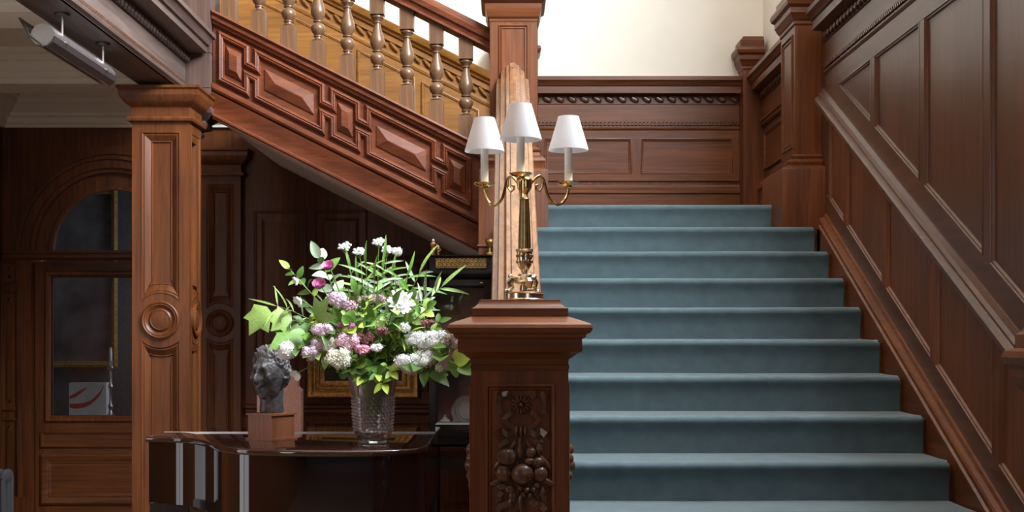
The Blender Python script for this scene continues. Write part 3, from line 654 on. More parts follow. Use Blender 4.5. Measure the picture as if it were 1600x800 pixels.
# upper flight steps and soffit
uf = thing('stair_flight', 'upper stair flight with grey plaster soffit climbing to the left', 'staircase', (-.9, 8.3, 2.2))
for i in range(5):
    x1 = -.16-.316*i; zt = LAND+.16*(i+1)
    MB().box(x1-.33, x1, 7.6, YB-.02, zt-.2, zt).build('step', 'oak_y', uf)
a0, a1 = S(352, 179), S(752, 179)
MB().prism([a0, a1, a1+VZ*.05, a0+VZ*.05], (0, YB-.01-SY, 0)).build('soffit', 'soffit', uf)
# corner newel over the column with pendant drop
t = thing('newel_post', 'dark corner newel block with pendant drop above the panelled column', 'newel post', (-1.85, 7.49, 2.7))
bz = lambda y: H+(YV-y)*7.36/F
MB().box(-1.98, -1.717, 7.36, 7.62, bz(165), 4.7).build('shaft', 'beam_z', t)
for y in (82, 137): MB().sq(-1.8485, 7.49, [(.1315, bz(y)), (.1345, bz(y-.5)), (.1345, bz(y-1.5)), (.1315, bz(y-2))]).build('joint_bead', 'beam_z', t)
MB().sq(-1.8485, 7.49, [(.04, bz(212)), (.06, bz(205)), (.05, bz(200)), (.09, bz(196)), (.10, bz(190)), (.092, bz(187)), (.12, bz(181)), (.138, bz(176)), (.142, bz(171)), (.138, bz(167)), (.1315, bz(164))]).build('pendant', 'beam_z', t)
# ------------------------------------------------------------------ panelled column and rear pilaster
def column(label, x0, x1, y0, y1, name, zt, roundel_z, mat, side=True, cap=True):
    cx, cy = (x0+x1)/2, (y0+y1)/2; t = thing(name, label, 'column', (cx, cy, 0))
    hx, hy = (x1-x0)/2, (y1-y0)/2; r = 0.0
    def rg(prof): return MB().rings([[(x0-d, y0-d, z), (x1+d, y0-d, z), (x1+d, y1+d, z), (x0-d, y1+d, z)] for d, z in prof])
    rg([(.03, 0), (.03, .22), (.02, .24), (.0, .27)]).build('plinth', mat, t)
    rg([(-.028, .27), (-.028, zt)]).build('shaft', mat, t)
    def face(O, U, N, hw, sc, full):
        rr = hw*.97; zc = roundel_z; Dp = .028; hk = sc if sc == 1 else .35
        R_ = hw*1.36; a0 = math.acos(1/1.36)
        def arcpts(sg):
            return [(R_*math.cos(PI-a0-(PI-2*a0)*(i/14.)), zc+sg*R_*math.sin(PI-a0-(PI-2*a0)*(i/14.))) for i in range(15)]
        def mem(pts, nm): MB().prism([O+U*a+VZ*b for a, b in pts], N*-Dp).build(nm, mat, t)
        for sg in (-1, 1):
            e = full-.0006 if (sg > 0 or sc == 1) else full-.0288
            mem([(sg*hw, .27), (sg*e, .27), (sg*e, zt-.001), (sg*hw, zt-.001)], 'stile')
        mem([(-hw, zt-.07), (hw, zt-.07), (hw, zt), (-hw, zt)], 'rail'); mem([(-hw, .27), (hw, .27), (hw, .42), (-hw, .42)], 'rail')
        mem(arcpts(1)+arcpts(-1)[::-1], 'roundel_field')
        for pl in ([(hw, zt-.07), (-hw, zt-.07)]+arcpts(1), [(hw, .42), (-hw, .42)]+arcpts(-1)):
            m = MB(); m.frame(pl, [(0, -.004), (0, .002), (.006*sc, .003), (.012*sc, -.004*hk), (.02*sc, -.003*hk), (.05*sc, -.022*hk), (.055*sc, -.020*hk), (.06*sc, -.0275)], O, U, VZ, N)
            m.build('panel_moulding', mat, t)
        ax = N
        c = O+VZ*zc
        m = MB(); uu = U
        prof = [(rr*1.0, 0), (rr*1.0, .014), (rr*.93, .018), (rr*.86, .014), (rr*.80, .015), (rr*.72, .008), (rr*.62, .004), (rr*.56, .012), (rr*.52, .014), (rr*.48, .012), (rr*.2, .016), (.001, .017)]
        rs = []
        for q, h in prof: rs.append([c+U*(q*math.cos(2*PI*j/40))+VZ*(q*math.sin(2*PI*j/40))+N*h for j in range(40)])
        m.rings(rs); m.build('roundel', mat, t)
    face(V3(cx, y0, 0), VX, -VY, hx*.68, 1.0, hx)
    if side: face(V3(x1, cy, 0), VY, VX, hy*.72, .8, hy)
    if cap:
        k = zt
        rg([(0, k-.015), (.022, k-.012), (.026, k), (.022, k+.012), (.004, k+.016), (.004, k+.065), (.010, k+.07), (.03, k+.085), (.045, k+.10), (.058, k+.125), (.06, k+.13), (.06, k+.155), (.07, k+.165), (.07, k+.178), (0, k+.18)]).build('capital', mat, t)
    return t
cY = 7.08; czt = lambda y: H+(YV-y)*cY/F
column('square panelled oak column with roundel, carrying the ceiling beam', (206-XV)*cY/F, (296-XV)*cY/F, cY, cY+.27, 'panelled_column', czt(186), czt(500), 'oak_z')
column('darker panelled pilaster on the back wall behind the column', xx(316), xx(380), YB-.09, YB-.004, 'pilaster', 2.62, zz(505), 'oak_z', side=False)
# ------------------------------------------------------------------ timber ceiling beam
bt = thing('ceiling_beam', 'dark timber ceiling beam with carved leaf moulding and cornice, top left', 'beam', (-1.95, 5.2, 2.866))
BZ = 2.868; y0b, y1b = 3.0, 7.35
MB().box(-2.06, -1.856, y0b, y1b, BZ, 3.3).build('beam_body', 'beam_y', bt)
MB().sweep([(0, 0), (.012, .0), (.03, .012), (.034, .030), (.022, .036), (.018, .05), (0, .05)], V3(-1.87, y0b, BZ), V3(-1.87, y1b, BZ), VX, VZ).build('fillet', 'beam_y', bt)
m = MB(); cords(m, V3(-1.853, y0b, BZ+.05), V3(-1.853, y1b, BZ+.05), .02, (.007, .006, .008)); m.build('rope_moulding', 'carve', bt, kind='stuff')
m = MB(); beads(m, V3(-1.84, y0b, BZ+.195), V3(-1.84, y1b, BZ+.195), .055, (.03, .02, .022)); m.build('leaf_moulding', 'beam_y', bt, kind='stuff')
MB().sweep([(0, 0), (.02, 0), (.02, .045), (.05, .05), (.13, .05), (.13, .085), (.145, .09), (.15, .105), (.165, .125), (.18, .13), (.18, .155), (.0, .155)], V3(-1.857, y0b, BZ+.175), V3(-1.857, y1b-.01, BZ+.175), VX, VZ).build('cornice', 'beam_y', bt)
# picture light under the beam
pl = thing('picture_light', 'silver trough picture light hanging under the ceiling beam', 'light', (-1.95, 5.85, 2.74))
fx, fz, fy0, fy1 = -1.975, 2.742, 5.42, 6.26
prof = [(-.095, .062), (-.06, -.005), (-.035, -.036), (.0, -.046), (.03, -.036), (.046, -.012), (.05, .012), (.04, .018), (.035, .006)]
inner = [(.026, .004), (.02, -.02), (-.002, -.034), (-.03, -.026), (-.052, .002), (-.088, .066)]
MB().sweep([(.046, -.012), (.05, .012), (.03, .04), (.0, .052), (-.03, .046), (-.05, .02), (-.06, -.005), (-.035, -.036), (.0, -.046), (.03, -.036)], V3(fx, fy0, fz), V3(fx, fy1, fz), VX, VZ).build('housing', 'steel', pl)
MB().sweep([(.02, -.05), (.046, -.03), (.056, -.006), (.05, -.004), (.040, -.024), (.02, -.042)], V3(fx, fy0-.01, fz), V3(fx, fy1+.01, fz), VX, VZ).build('lower_lip', 'darkmetal', pl)
MB().sweep([(-.10, .07), (-.055, -.01), (.0, -.05), (.0, -.042), (-.05, -.004), (-.094, .072)], V3(fx, fy0-.02, fz), V3(fx, fy1-.1, fz), VX, VZ).build('reflector', 'darkmetal', pl)
for y in (5.55, 6.11):
    b = fx+.035
    MB().tube([V3(b, y, BZ), V3(b, y, fz+.05), V3(b, y, fz+.02), V3(b+.012, y, fz-.004), V3(b+.03, y, fz-.008)], .005, 8).build('hanger_rod', 'steel', pl)
    MB().lathe([(.03, -.012), (.034, -.006), (.034, 0)], V3(b, y, BZ), 16).build('ceiling_rose', 'darkmetal', pl)
# ------------------------------------------------------------------ candelabra lamp on the newel cap
LX, LY = (819.5-XV)*3.59/F, 3.59
lz = lambda y, Y=LY: H+(YV-y)*Y/F
ls = LY/F
lamp = thing('candelabra_lamp', 'three-arm brass candelabra lamp with white shades on the newel cap', 'lamp', (LX, LY, CAPTOP))
c0 = V3(LX, LY, 0)
MB().lathe([(.055, CAPTOP+.0005), (.0555, CAPTOP+.004), (.054, CAPTOP+.006), (.054, CAPTOP+.019), (.0555, CAPTOP+.021), (.054, CAPTOP+.024), (.02, CAPTOP+.026)], c0, 40).build('base', 'silver_brass', lamp)
bt0 = CAPTOP+.025; zp = lz(436)
for i in range(3):
    a = -PI/2+.3+2*PI*i/3; d = V3(math.cos(a), math.sin(a), 0); m = MB(); cc = V3(LX, LY, 0)
    m.tube([cc+d*.018+VZ*zp, cc+d*.034+VZ*(zp+.002), cc+d*.043+VZ*(zp-.010), cc+d*.040+VZ*(zp-.022), cc+d*.036+VZ*(bt0+.014), cc+d*.042+VZ*(bt0+.006), cc+d*.052+VZ*(bt0+.004)], [.007, .011, .012, .009, .007, .007, .005], 8)
    for k in (-1, 0, 1): m.ell(cc+d*.052+d.cross(VZ)*(.006*k)+VZ*(bt0+.004), (.005, .005, .004), 6, 5)
    m.ell(cc+d*.040+VZ*(zp+.008), (.008, .008, .007), 8, 6); m.build('paw_foot', 'silver_brass', lamp)
MB().lathe([(.010, bt0), (.014, bt0+.004), (.012, zp-.018), (.026, zp-.012), (.033, zp-.004), (.030, zp+.004), (.018, zp+.008), (.016, zp+.014), (.009, zp+.018), (.008, lz(424)), (.013, lz(421)), (.019, lz(415)), (.0215, lz(405)), (.021, lz(396)), (.022, lz(394)), (.025, lz(392)), (.0235, lz(389.5)), (.017, lz(388))], c0, 28).build('urn', 'silver_brass', lamp)
m = MB()
for i in range(10):                                   # cast leaves on the urn
    a = 2*PI*i/10
    for zq, r, s in ((lz(409), .0205, .006), (lz(400), .0212, .005)): m.ell(V3(LX+math.cos(a+zq*60)*r, LY+math.sin(a+zq*60)*r, zq), (s*.7, s*.7, s), 6, 5)
m.build('urn_ornament', 'brass', lamp)
MB().lathe([(.0172, lz(389)), (.0165, lz(370)), (.0148, lz(340)), (.0125, lz(313))], c0, 48, mod=lambda t, z: 1+.05*math.cos(16*t)).build('fluted_stem', 'brass_dark', lamp)
zh = lz(288)
MB().lathe([(.0135, lz(313)), (.014, lz(311)), (.012, lz(309)), (.009, lz(304)), (.013, lz(300)), (.020, lz(295)), (.0215, lz(290)), (.0215, lz(283)), (.0235, lz(281)), (.0215, lz(279)), (.012, lz(277)), (.006, lz(272)), (.001, lz(268))], c0, 32).build('hub', 'brass', lamp)
AR = .140; zpan = H+(YV-289)*(LY+.068)/F
for i in range(3):
    a = -PI/2-.09+2*PI*i/3; d = V3(math.cos(a), math.sin(a), 0)
    q = lambda r, z: V3(LX, LY, 0)+d*r+VZ*z
    path = []
    ctrl = [(.018, zh), (.034, zh+.018), (.048, zh+.026), (.060, zh+.016), (.068, zh-.010), (.078, zh-.036), (.096, zh-.052), (.116, zh-.050), (.132, zh-.032), (AR, zh-.006), (AR, zpan-.004)]
    for k in range(len(ctrl)-1):                       # Catmull-Rom through the control points
        p = [Vector(ctrl[max(0, min(len(ctrl)-1, k+o))]) for o in (-1, 0, 1, 2)]
        for s in range(5):
            u = s/5.; w = .5*((2*p[1])+(p[2]-p[0])*u+(2*p[0]-5*p[1]+4*p[2]-p[3])*u*u+(3*p[1]-p[0]-3*p[2]+p[3])*u**3); path.append(q(w.x, w.y))
    path.append(q(AR, zpan))
    arm = MB().tube(path, .0042, 8).build('arm', 'brass', lamp)
    MB().tube([q(.058+.0, zh+.02), q(.056, zh-.006), q(.046, zh-.018), q(.036, zh-.012), q(.036, zh-.002), q(.043, zh+.000)], [.003, .0035, .0035, .003, .003, .004], 8).build('scroll', 'brass', arm)
    pc = q(AR, 0)
    MB().lathe([(.006, zpan-.012), (.012, zpan-.008), (.010, zpan-.004), (.024, zpan), (.031, zpan+.006), (.0315, zpan+.0075), (.024, zpan+.004), (.011, zpan+.004)], pc, 28).build('drip_pan', 'brass', arm)
    MB().lathe([(.0115, zpan+.003), (.0112, zpan+.118), (.006, zpan+.12)], pc, 20).build('candle_sleeve', 'candle', arm)
    zs = zpan+.098; hS = .097
    m = MB(); n = 40; prof = [(.0575, 0), (.0572, .003), (.030, hS-.002), (.0295, hS), (.0285, hS), (.0565, 0), (.0575, 0)]
    m.lathe([(r, zs+z) for r, z in prof], pc, n, cap=False); m.build('lamp_shade', 'shade', arm)
# ------------------------------------------------------------------ grand piano
LID = .99
pz = lambda x, y: ((x-XV)*(F*(H-LID)/(y-YV))/F, F*(H-LID)/(y-YV))
piano = thing('grand_piano', 'black-brown lacquered baby grand piano with closed lid', 'piano', (-1.0, 5.9, 0))
ctrl = [pz(227, 682.3), pz(258, 682.6), pz(290, 684), pz(316, 688), pz(334, 693.5), pz(352, 698), pz(380, 701), pz(420, 702.8), pz(480, 703.8), pz(560, 703.8), pz(620, 702.6), pz(652, 700.5), pz(667, 697.5)]
pts = []
for k in range(len(ctrl)-1):
    p = [Vector(ctrl[max(0, min(len(ctrl)-1, k+o))]) for o in (-1, 0, 1, 2)]
    for s in range(5):
        u = s/5.; w = .5*((2*p[1])+(p[2]-p[0])*u+(2*p[0]-5*p[1]+4*p[2]-p[3])*u*u+(3*p[1]-p[0]-3*p[2]+p[3])*u**3); pts.append((w.x, w.y))
pts.append(ctrl[-1])
YBK = 6.56; XL = ctrl[0][0]; XR = ctrl[-1][0]
full = pts+[(XR-.0, 5.6), (XR, YBK), (XL, YBK)]
def inset2(poly, d):
    w = [Vector(a) for a in poly]; n = len(w); out = []
    ar = sum(poly[i-1][0]*poly[i][1]-poly[i][0]*poly[i-1][1] for i in range(n)); sg = 1 if ar > 0 else -1
    for i in range(n):
        d1 = (w[i]-w[i-1]).normalized(); d2 = (w[(i+1)%n]-w[i]).normalized()
        n1 = Vector((-d1.y, d1.x))*sg; n2 = Vector((-d2.y, d2.x))*sg; mm = (n1+n2)/max(.4, 1+n1.dot(n2)); out.append(w[i]+mm*d)
    return out
rim = inset2(full, .014)
def layer(rows, name, mat):
    m = MB(); m.rings([[(a.x, a.y, z) for a in inset2(full, d)] for d, z in rows]); m.build(name, mat, piano, sharp=50)
layer([(.014, .675), (.014, LID-.026)], 'rim', 'piano')
layer([(.004, LID-.026), (0, LID-.022), (0, LID-.006), (.004, LID-.001), (.008, LID)], 'lid', 'piano_lid')
hy = F*(H-LID)/(675-YV)
MB().box(XL+.01, XR-.01, hy-.003, hy+.003, LID-.001, LID+.0012).build('lid_hinge', 'steel', piano)
layer([(.06, .60), (.05, .675)], 'bottom_frame', 'piano')
for x, y in ((XL+.14, 6.2), (XR-.16, 5.6), (XR-.16, 6.38)):
    m = MB(); m.sq(x, y, [(.05, 0), (.05, .02), (.03, .06), (.035, .12), (.055, .3), (.062, .5), (.05, .54), (.07, .56), (.07, .61)]); m.build('leg', 'piano', piano)
MB().box(XL+.02, XL+.20, 5.92, 6.3, .615, .68).build('leg_block', 'ebony', piano)
# ------------------------------------------------------------------ portrait bust on a wooden block
BX, BY = pz(424, 686.5)
bu = thing('portrait_bust', 'rough dark bronze bust of a head on a square wooden block', 'sculpture', (BX, BY, LID))
def rotbox(h0, h1, hw, nm, mat):
    Rz = Matrix.Rotation(math.radians(-34), 3, 'Z')
    m = MB(); c = [(-hw, -hw), (hw, -hw), (hw, hw), (-hw, hw)]
    lo = [Vector((BX, BY, LID+h0))+Rz @ Vector((x, y, 0)) for x, y in c]; hi = [p+VZ*(h1-h0) for p in lo]
    m.rings([lo, hi]); return m.build(nm, mat, bu)
rotbox(0.0005, .010, .082, 'base_board', 'plinth'); rotbox(.010, .112, .073, 'block', 'plinth'); rotbox(.112, .120, .080, 'top_board', 'plinth')
def head_mesh():
    bm = bmesh.new(); bmesh.ops.create_icosphere(bm, subdivisions=6, radius=1)
    G = lambda d, c, s: math.exp(-((d-Vector(c).normalized()).length/s)**2)
    for v in bm.verts:
        d = v.co.normalized(); r = Vector((d.x*.076, d.y*.098, d.z*.122))
        if d.z < 0:                                     # narrower jaw
            r.x *= 1+.22*d.z; r.y *= 1+(.10*d.z if d.y < 0 else .42*d.z)
        if d.y < -.3 and d.z > -.75: r.y *= .95
        k = 0
        k += .036*G(d, (0, -1, -.17), .11)+.022*G(d, (0, -1, -.02), .08)+.014*G(d, (0, -1, .12), .09)
        k += .016*(G(d, (.30, -1, .26), .15)+G(d, (-.30, -1, .26), .15))+.008*G(d, (0, -1, .27), .12)
        k -= .028*(G(d, (.29, -1, .08), .13)+G(d, (-.29, -1, .08), .13))
        k += .013*(G(d, (.29, -1, .07), .055)+G(d, (-.29, -1, .07), .055))
        k += .012*(G(d, (.52, -.8, -.10), .17)+G(d, (-.52, -.8, -.10), .17))
        k -= .016*(G(d, (.42, -.9, -.42), .16)+G(d, (-.42, -.9, -.42), .16))
        k += .015*(G(d, (.08, -1, -.44), .09)+G(d, (-.08, -1, -.44), .09))-.014*G(d, (0, -1, -.515), .045)-.010*G(d, (.14, -1, -.51), .05)-.010*G(d, (-.14, -1, -.51), .05)
        k += .012*G(d, (0, -1, -.60), .09)-.012*G(d, (0, -1, -.72), .09)+.026*G(d, (0, -1, -.95), .22)
        k += .010*(G(d, (.75, -.35, -.75), .25)+G(d, (-.75, -.35, -.75), .25))
        for sx in (1, -1):
            k += .026*G(d, (sx, .12, -.10), .12)+.016*G(d, (sx, .16, .06), .10)-.018*G(d, (sx, .05, -.04), .06)
        hair = max(0, min(1, (d.z*.9+d.y*.75-.02)*4)) if not (d.y < -.45 and d.z < .62) else 0
        if hair:
            w = noise.noise(Vector((d.x*4+d.z*8, d.y*3, d.z*3)))*.7+noise.noise(Vector((d.x*9+d.z*22, d.y*7, d.z*9-d.y*9)))*.75
            k += hair*(.012+.013*w)
        k += .0018*noise.noise(d*14)+.0012*noise.noise(d*30)
        v.co = r+d*k
    for v in bm.verts: v.co.z += .176
    me = bpy.data.meshes.new('head'); bm.to_mesh(me); bm.free()
    o = MB(); o.v = [tuple(v.co) for v in me.vertices]; o.f = [tuple(p.vertices) for p in me.polygons]
    n = 28; rs = []
    for z, rx, ry, cy in ((.0, .050, .052, .014), (.012, .055, .056, .014), (.05, .050, .054, .012), (.09, .052, .058, .012), (.13, .05, .056, .012)):
        rs.append([(rx*math.cos(2*PI*j/n)*(1+.05*noise.noise(Vector((j*.5, z*20, 1)))), cy+ry*math.sin(2*PI*j/n)*(1+.05*noise.noise(Vector((j*.5, z*20, 4)))), z) for j in range(n)])
    o.rings(rs)
    Rz = Matrix.Rotation(math.radians(-24), 3, 'Z')
    o.v = [tuple(Rz @ Vector(p)) for p in o.v]
    return o.mesh('head', 'bronze', None, 60)
hd = bpy.data.objects.new('head', head_mesh()); col.objects.link(hd); hd.parent = bu; hd.location = (-.006, 0, .118)
# ------------------------------------------------------------------ cut glass vase
VXc, VYc = pz(583, 693.5)
def vase():
    m = MB(); n = 44; s = .0028; rs = []
    zc = lambda y: LID+(696-y)*s
    prof = [(24, 695.6), (25, 693), (22, 690), (22, 688), (27, 684), (30, 676)]
    for r, y in prof: rs.append((r*s, zc(y), 0, 0))
    for i in range(11): rs.append(((29+3.0*math.sin(i/10*PI/2))*s, zc(674-5.1*i), .0, i))
    for i in range(12): rs.append(((32.0+i*.42+i*i*.068)*s, zc(621-4.3*i), .0, 100+i))
    out = []
    for r, z, b, k in rs:
        ring = []
        for j in range(n):
            t = 2*PI*j/n; rr = r+(b if (j+k) % 2 == 0 else 0); zq = z
            if k >= 100: u = (k-100)/11; rr = r*(1+.08*u*math.cos(6*t)+.03*math.cos(18*t)); zq = z+.016*u*math.cos(6*t)
            ring.append(V3(VXc+rr*math.cos(t), VYc+rr*math.sin(t), zq))
        out.append(ring)
    inn = []
    for r, z, b, k in rs[::-1][:-6]:
        ring = []
        for j in range(n):
            t = 2*PI*j/n; rr = r-.006; zq = z
            if k >= 100: u = (k-100)/11; rr = (r-.005)*(1+.08*u*math.cos(6*t)); zq = z+.016*u*math.cos(6*t)
            ring.append(V3(VXc+rr*math.cos(t), VYc+rr*math.sin(t), zq))
        inn.append(ring)
    inn.append([V3(VXc+.02*math.cos(2*PI*j/n), VYc+.02*math.sin(2*PI*j/n), rs[5][1]) for j in range(n)])
    m.rings(out+inn)
    for i in range(11):
        for j in range(26):
            t = 2*PI*(j+.5*(i % 2))/26; r = rs[6+i][0]+.003; m.ell(V3(VXc+r*math.cos(t), VYc+r*math.sin(t), rs[6+i][1]), .0048, 6, 4)
    o = m.build('glass_vase', 'glass', None, 8, origin=V3(VXc, VYc, LID))
    tag(o, 'tall flared cut-glass vase holding the flowers', 'vase'); return o
vase()
# ------------------------------------------------------------------ flowers in the vase
rn = random.Random(21)
def leafmat(name, c, sub=0.0):
    m = plain(name, c, 0.45, vary=0.25, scale=25); b = m.node_tree.nodes['Principled BSDF']
    return m
LM = {'mid': leafmat('leaf_green', (.13, .27, .045)), 'light': leafmat('leaf_light_green', (.30, .46, .12)), 'grey': leafmat('leaf_grey_green', (.38, .50, .34)), 'deep': leafmat('leaf_deep_green', (.075, .16, .03)), 'lime': leafmat('leaf_lime', (.38, .52, .07)), 'stem': leafmat('stem_green', (.16, .26, .06))}
FM = {'white': plain('petal_white', (.93, .94, .93), .7, vary=.05), 'cream': plain('petal_cream', (.82, .82, .68), .7, vary=.1), 'lilac': plain('petal_lilac', (.80, .64, .76), .7, vary=.2, scale=60), 'pink': plain('petal_pink', (.80, .38, .50), .7, vary=.25, scale=60), 'magenta': plain('petal_magenta', (.66, .22, .46), .7, vary=.3, scale=50), 'mauve': plain('petal_mauve', (.74, .48, .56), .7, vary=.3, scale=50), 'maroon': plain('petal_maroon', (.30, .13, .12), .7, vary=.4, scale=50), 'buff': plain('petal_buff', (.45, .36, .30), .8, vary=.25, scale=40)}
def leaf_mesh(kind, mk):
    m = MB(); rows = 7
    if kind == 'lobed':
        ang = [(-1.75, .55), (-1.25, .50), (-.90, .85), (-.45, .62), (0, 1.0), (.45, .62), (.90, .85), (1.25, .50), (1.75, .55)]
        pts = [V3(0, 0, 0)]
        for a, r in ang: pts.append(V3(math.sin(a)*r*.85, .22+math.cos(a)*r*.85, -.30*r*r+.05*math.sin(a*5)))
        m.add(pts+[V3(0, .3, .04)], [(0, 1, 10)]+[(i, i+1, 10) for i in range(1, 9)]+[(9, 0, 10)])
    else:
        wd = {'lance': .056, 'ovate': .25, 'round': .42, 'blade': .035}[kind]; droop = {'lance': .28, 'ovate': .22, 'round': .2, 'blade': .4}[kind]
        vs_ = []
        for i in range(rows+1):
            u = i/rows; w = wd*(math.sin(PI*min(1, u**.75))**.8 if 0 < u < 1 else 0)+.004
            if kind == 'round': w = wd*math.sqrt(max(0, 1-(2*u-1)**2))*(1-.25*u)+.004
            z = .10*u-droop*u*u
            vs_ += [V3(-w, u, z+.35*w), V3(0, u, z), V3(w, u, z+.35*w)]
        m.add(vs_, [f for i in range(rows) for f in ((3*i, 3*i+1, 3*i+4, 3*i+3), (3*i+1, 3*i+2, 3*i+5, 3*i+4))])
    return m.mesh('leaf', LM[mk], None, 60, recalc=False)
LME = {}
def put_leaf(parent, base, d, size, kind, mk, face=None):
    if (kind, mk) not in LME: LME[kind, mk] = leaf_mesh(kind, mk)
    y = d.normalized(); f = face or (V3(rn.uniform(-.5, .5), -1, .6+rn.uniform(-.3, .5)))
    x = y.cross(f);  x = x.normalized() if x.length > .05 else y.orthogonal().normalized()
    z = x.cross(y); R = Matrix((x, y, z)).transposed().to_4x4()
    return place(LME[kind, mk], 'leaf', parent, Matrix.Translation(base) @ R @ Matrix.Scale(size, 4))
MOUTH = LID+.345
def stem_of(tip, r=.0028):
    a = rn.uniform(0, 6.28); b0 = V3(VXc+.03*math.cos(a), VYc+.03*math.sin(a), LID+.13)
    mouth = V3(VXc+max(-.075, min(.075, (tip.x-VXc)*.22)), VYc+max(-.06, min(.06, (tip.y-VYc)*.3)), MOUTH)
    pts = [b0, b0.lerp(mouth, .5), mouth]
    for u in (.2, .4, .6, .8, 1.0):
        p = mouth.lerp(tip, u); bend = math.sin(u*PI)*.25*abs(tip.x-mouth.x); p = p+VZ*(bend*.6 if tip.z > MOUTH-.1 else bend*1.0); pts.append(p)
    return b0, pts, r
def flower(name, label, cat, tip, group=None, r=.0028):
    b0, pts, r = stem_of(tip, r); t = thing(name, label, cat, b0, group)
    MB().tube(pts, r, 6).build('stem', LM['stem'], t); return t, pts
def florets(m, c, rad, n, s, tilt=.4, half=None):
    for i in range(n):
        k = (i+.5)/n; ph = math.acos(1-2*k); th = i*2.39996
        d = V3(math.sin(ph)*math.cos(th), math.sin(ph)*math.sin(th), math.cos(ph))
        if half and d.z < half: continue
        j = 1+rn.uniform(-.22, .16)+.18*noise.noise(d*3.1+c*40); p = c+V3(d.x*rad[0], d.y*rad[1], d.z*rad[2])*j
        d = (d+V3(rn.uniform(-tilt, tilt), rn.uniform(-tilt, tilt), rn.uniform(-tilt, tilt))).normalized()
        u = d.orthogonal().normalized(); w = d.cross(u); a0 = rn.uniform(0, 1.5); sz = s*rn.uniform(.75, 1.2)
        for q in range(4):
            a = a0+q*PI/2; e = u*math.cos(a)+w*math.sin(a); g = u*math.cos(a+.75)+w*math.sin(a+.75); h = u*math.cos(a-.75)+w*math.sin(a-.75)
            m.add([p, p+h*(sz*.62)+d*sz*.18, p+e*sz+d*sz*.30, p+g*(sz*.62)+d*sz*.18], [(0, 1, 2, 3)])
def F3(x, y, Y=5.5): return P(x, y, Y)
S_ = .0028
def cluster(name, label, x, y, rx, ry, mk, n, s, Y=5.45, leaves=0, cat='flower', core=None, group=None):
    tip = F3(x, y, Y); t, pts = flower(name, label, cat, tip, group); m = MB()
    lumps = [(V3(0, 0, 0), .72)]+[(V3(math.cos(i*2.4)*rx*.55*S_, rn.uniform(-.8, .2)*min(rx, ry)*.5*S_, math.sin(i*2.4)*ry*.5*S_), rn.uniform(.42, .58)) for i in range(6)]
    for o, k in lumps:
        rd = (rx*S_*k, min(rx, ry)*S_*k, ry*S_*k); m.ell(tip+o, tuple(q*.8 for q in rd), 8, 6); florets(m, tip+o, rd, int(n*.62), s*.62)
    m.build('bloom', FM[mk], t, 60, recalc=False)
    for i in range(leaves):
        d = V3(rn.uniform(-1, 1), rn.uniform(-.8, .3), rn.uniform(-.7, .5)); put_leaf(t, pts[-2].lerp(tip, .4), d, rn.uniform(.07, .11), 'ovate', rn.choice(('mid', 'deep')))
    return t
def umbel(label, x, y, r, Y=5.55):
    tip = F3(x, y, Y); t, pts = flower('white_umbel_flower', label, 'flower', tip, None, .0018)
    m = MB(); st = MB(); base = tip-VZ*.03
    for i in range(13):
        a = i*2.4; q = math.sqrt((i+.5)/13)*r*S_; p = tip+V3(q*math.cos(a), q*.6*math.sin(a), .006+q*.62*math.sin(a)-q*q*3+rn.uniform(-.003, .003))
        st.tube([base, p], .0007, 4); florets(m, p, (.006, .006, .004), 9, .0048)
    m.build('bloom', FM['white'], t, 60, recalc=False); st.build('rays', LM['stem'], t); return t
umbel('white lacy umbel, leftmost of those topping the bouquet', 539, 386, 10); umbel('white lacy umbel second from the left along the top', 562, 394, 10)
umbel('white lacy umbel at the very top of the bouquet', 592, 379, 9); umbel('white lacy umbel between the topmost one and the round allium head', 605, 391, 8)
cluster('allium', 'round pale allium head at the top right of the bouquet', 620, 393, 8.5, 7.5, 'white', 90, .0045, 5.5, cat='flower')
def cup(name, label, x, y, r, mk, n=7, Y=5.4, d=None, layers=2, open_=.6, wf=.48):
    tip = F3(x, y, Y); t, pts = flower(name, label, 'flower', tip); m = MB()
    d = (d or V3(rn.uniform(-.5, .5), -1, .5)).normalized(); u = d.orthogonal().normalized(); w = d.cross(u)
    for L_ in range(layers):
        for i in range(n):
            a = 2*PI*(i+.5*L_)/n+rn.uniform(-.15, .15); e = u*math.cos(a)+w*math.sin(a); f = d.cross(e); R = r*S_*(1-.22*L_)*rn.uniform(.85, 1.1); o = open_*(1-.25*L_)
            rows = []
            for k in range(5):
                v = k/4; wd = R*wf*math.sin(PI*(.12+.76*v)); c = tip+e*(R*v*o*1.5*(1-.15*v))+d*(R*(v**1.4)*(1.2-o)-.2*R*L_*0)
                rows.append([c-f*wd+d*wd*.25, c, c+f*wd+d*wd*.25])
            m.add([p for q in rows for p in q], [f2 for k in range(4) for f2 in ((3*k, 3*k+1, 3*k+4, 3*k+3), (3*k+1, 3*k+2, 3*k+5, 3*k+4))])
    m.build('bloom', FM[mk], t, 60, recalc=False); return t, tip
def ball(name, label, x, y, r, mk, Y=5.35, n=120):
    tip = F3(x, y, Y); t, pts = flower(name, label, 'flower', tip); m = MB(); m.ell(tip, r*S_*.86, 14, 9)
    for i in range(n):
        k = (i+.5)/n; ph = math.acos(1-2*k); th = i*2.39996; d = V3(math.sin(ph)*math.cos(th), math.sin(ph)*math.sin(th), math.cos(ph)); p = tip+d*(r*S_*.72)
        u = d.orthogonal().normalized(); u = (u*math.cos(i*1.7)+d.cross(u)*math.sin(i*1.7)); w = d.cross(u); q = r*S_*.24
        m.add([p-w*q*.5, p+u*q*.7-w*q*.45+d*q*.5, p+u*q*1.0+d*q*.9, p+u*q*.7+w*q*.45+d*q*.5, p+w*q*.5], [(0, 1, 2, 3, 4)])
    m.build('bloom', FM[mk], t, 60, recalc=False); return t
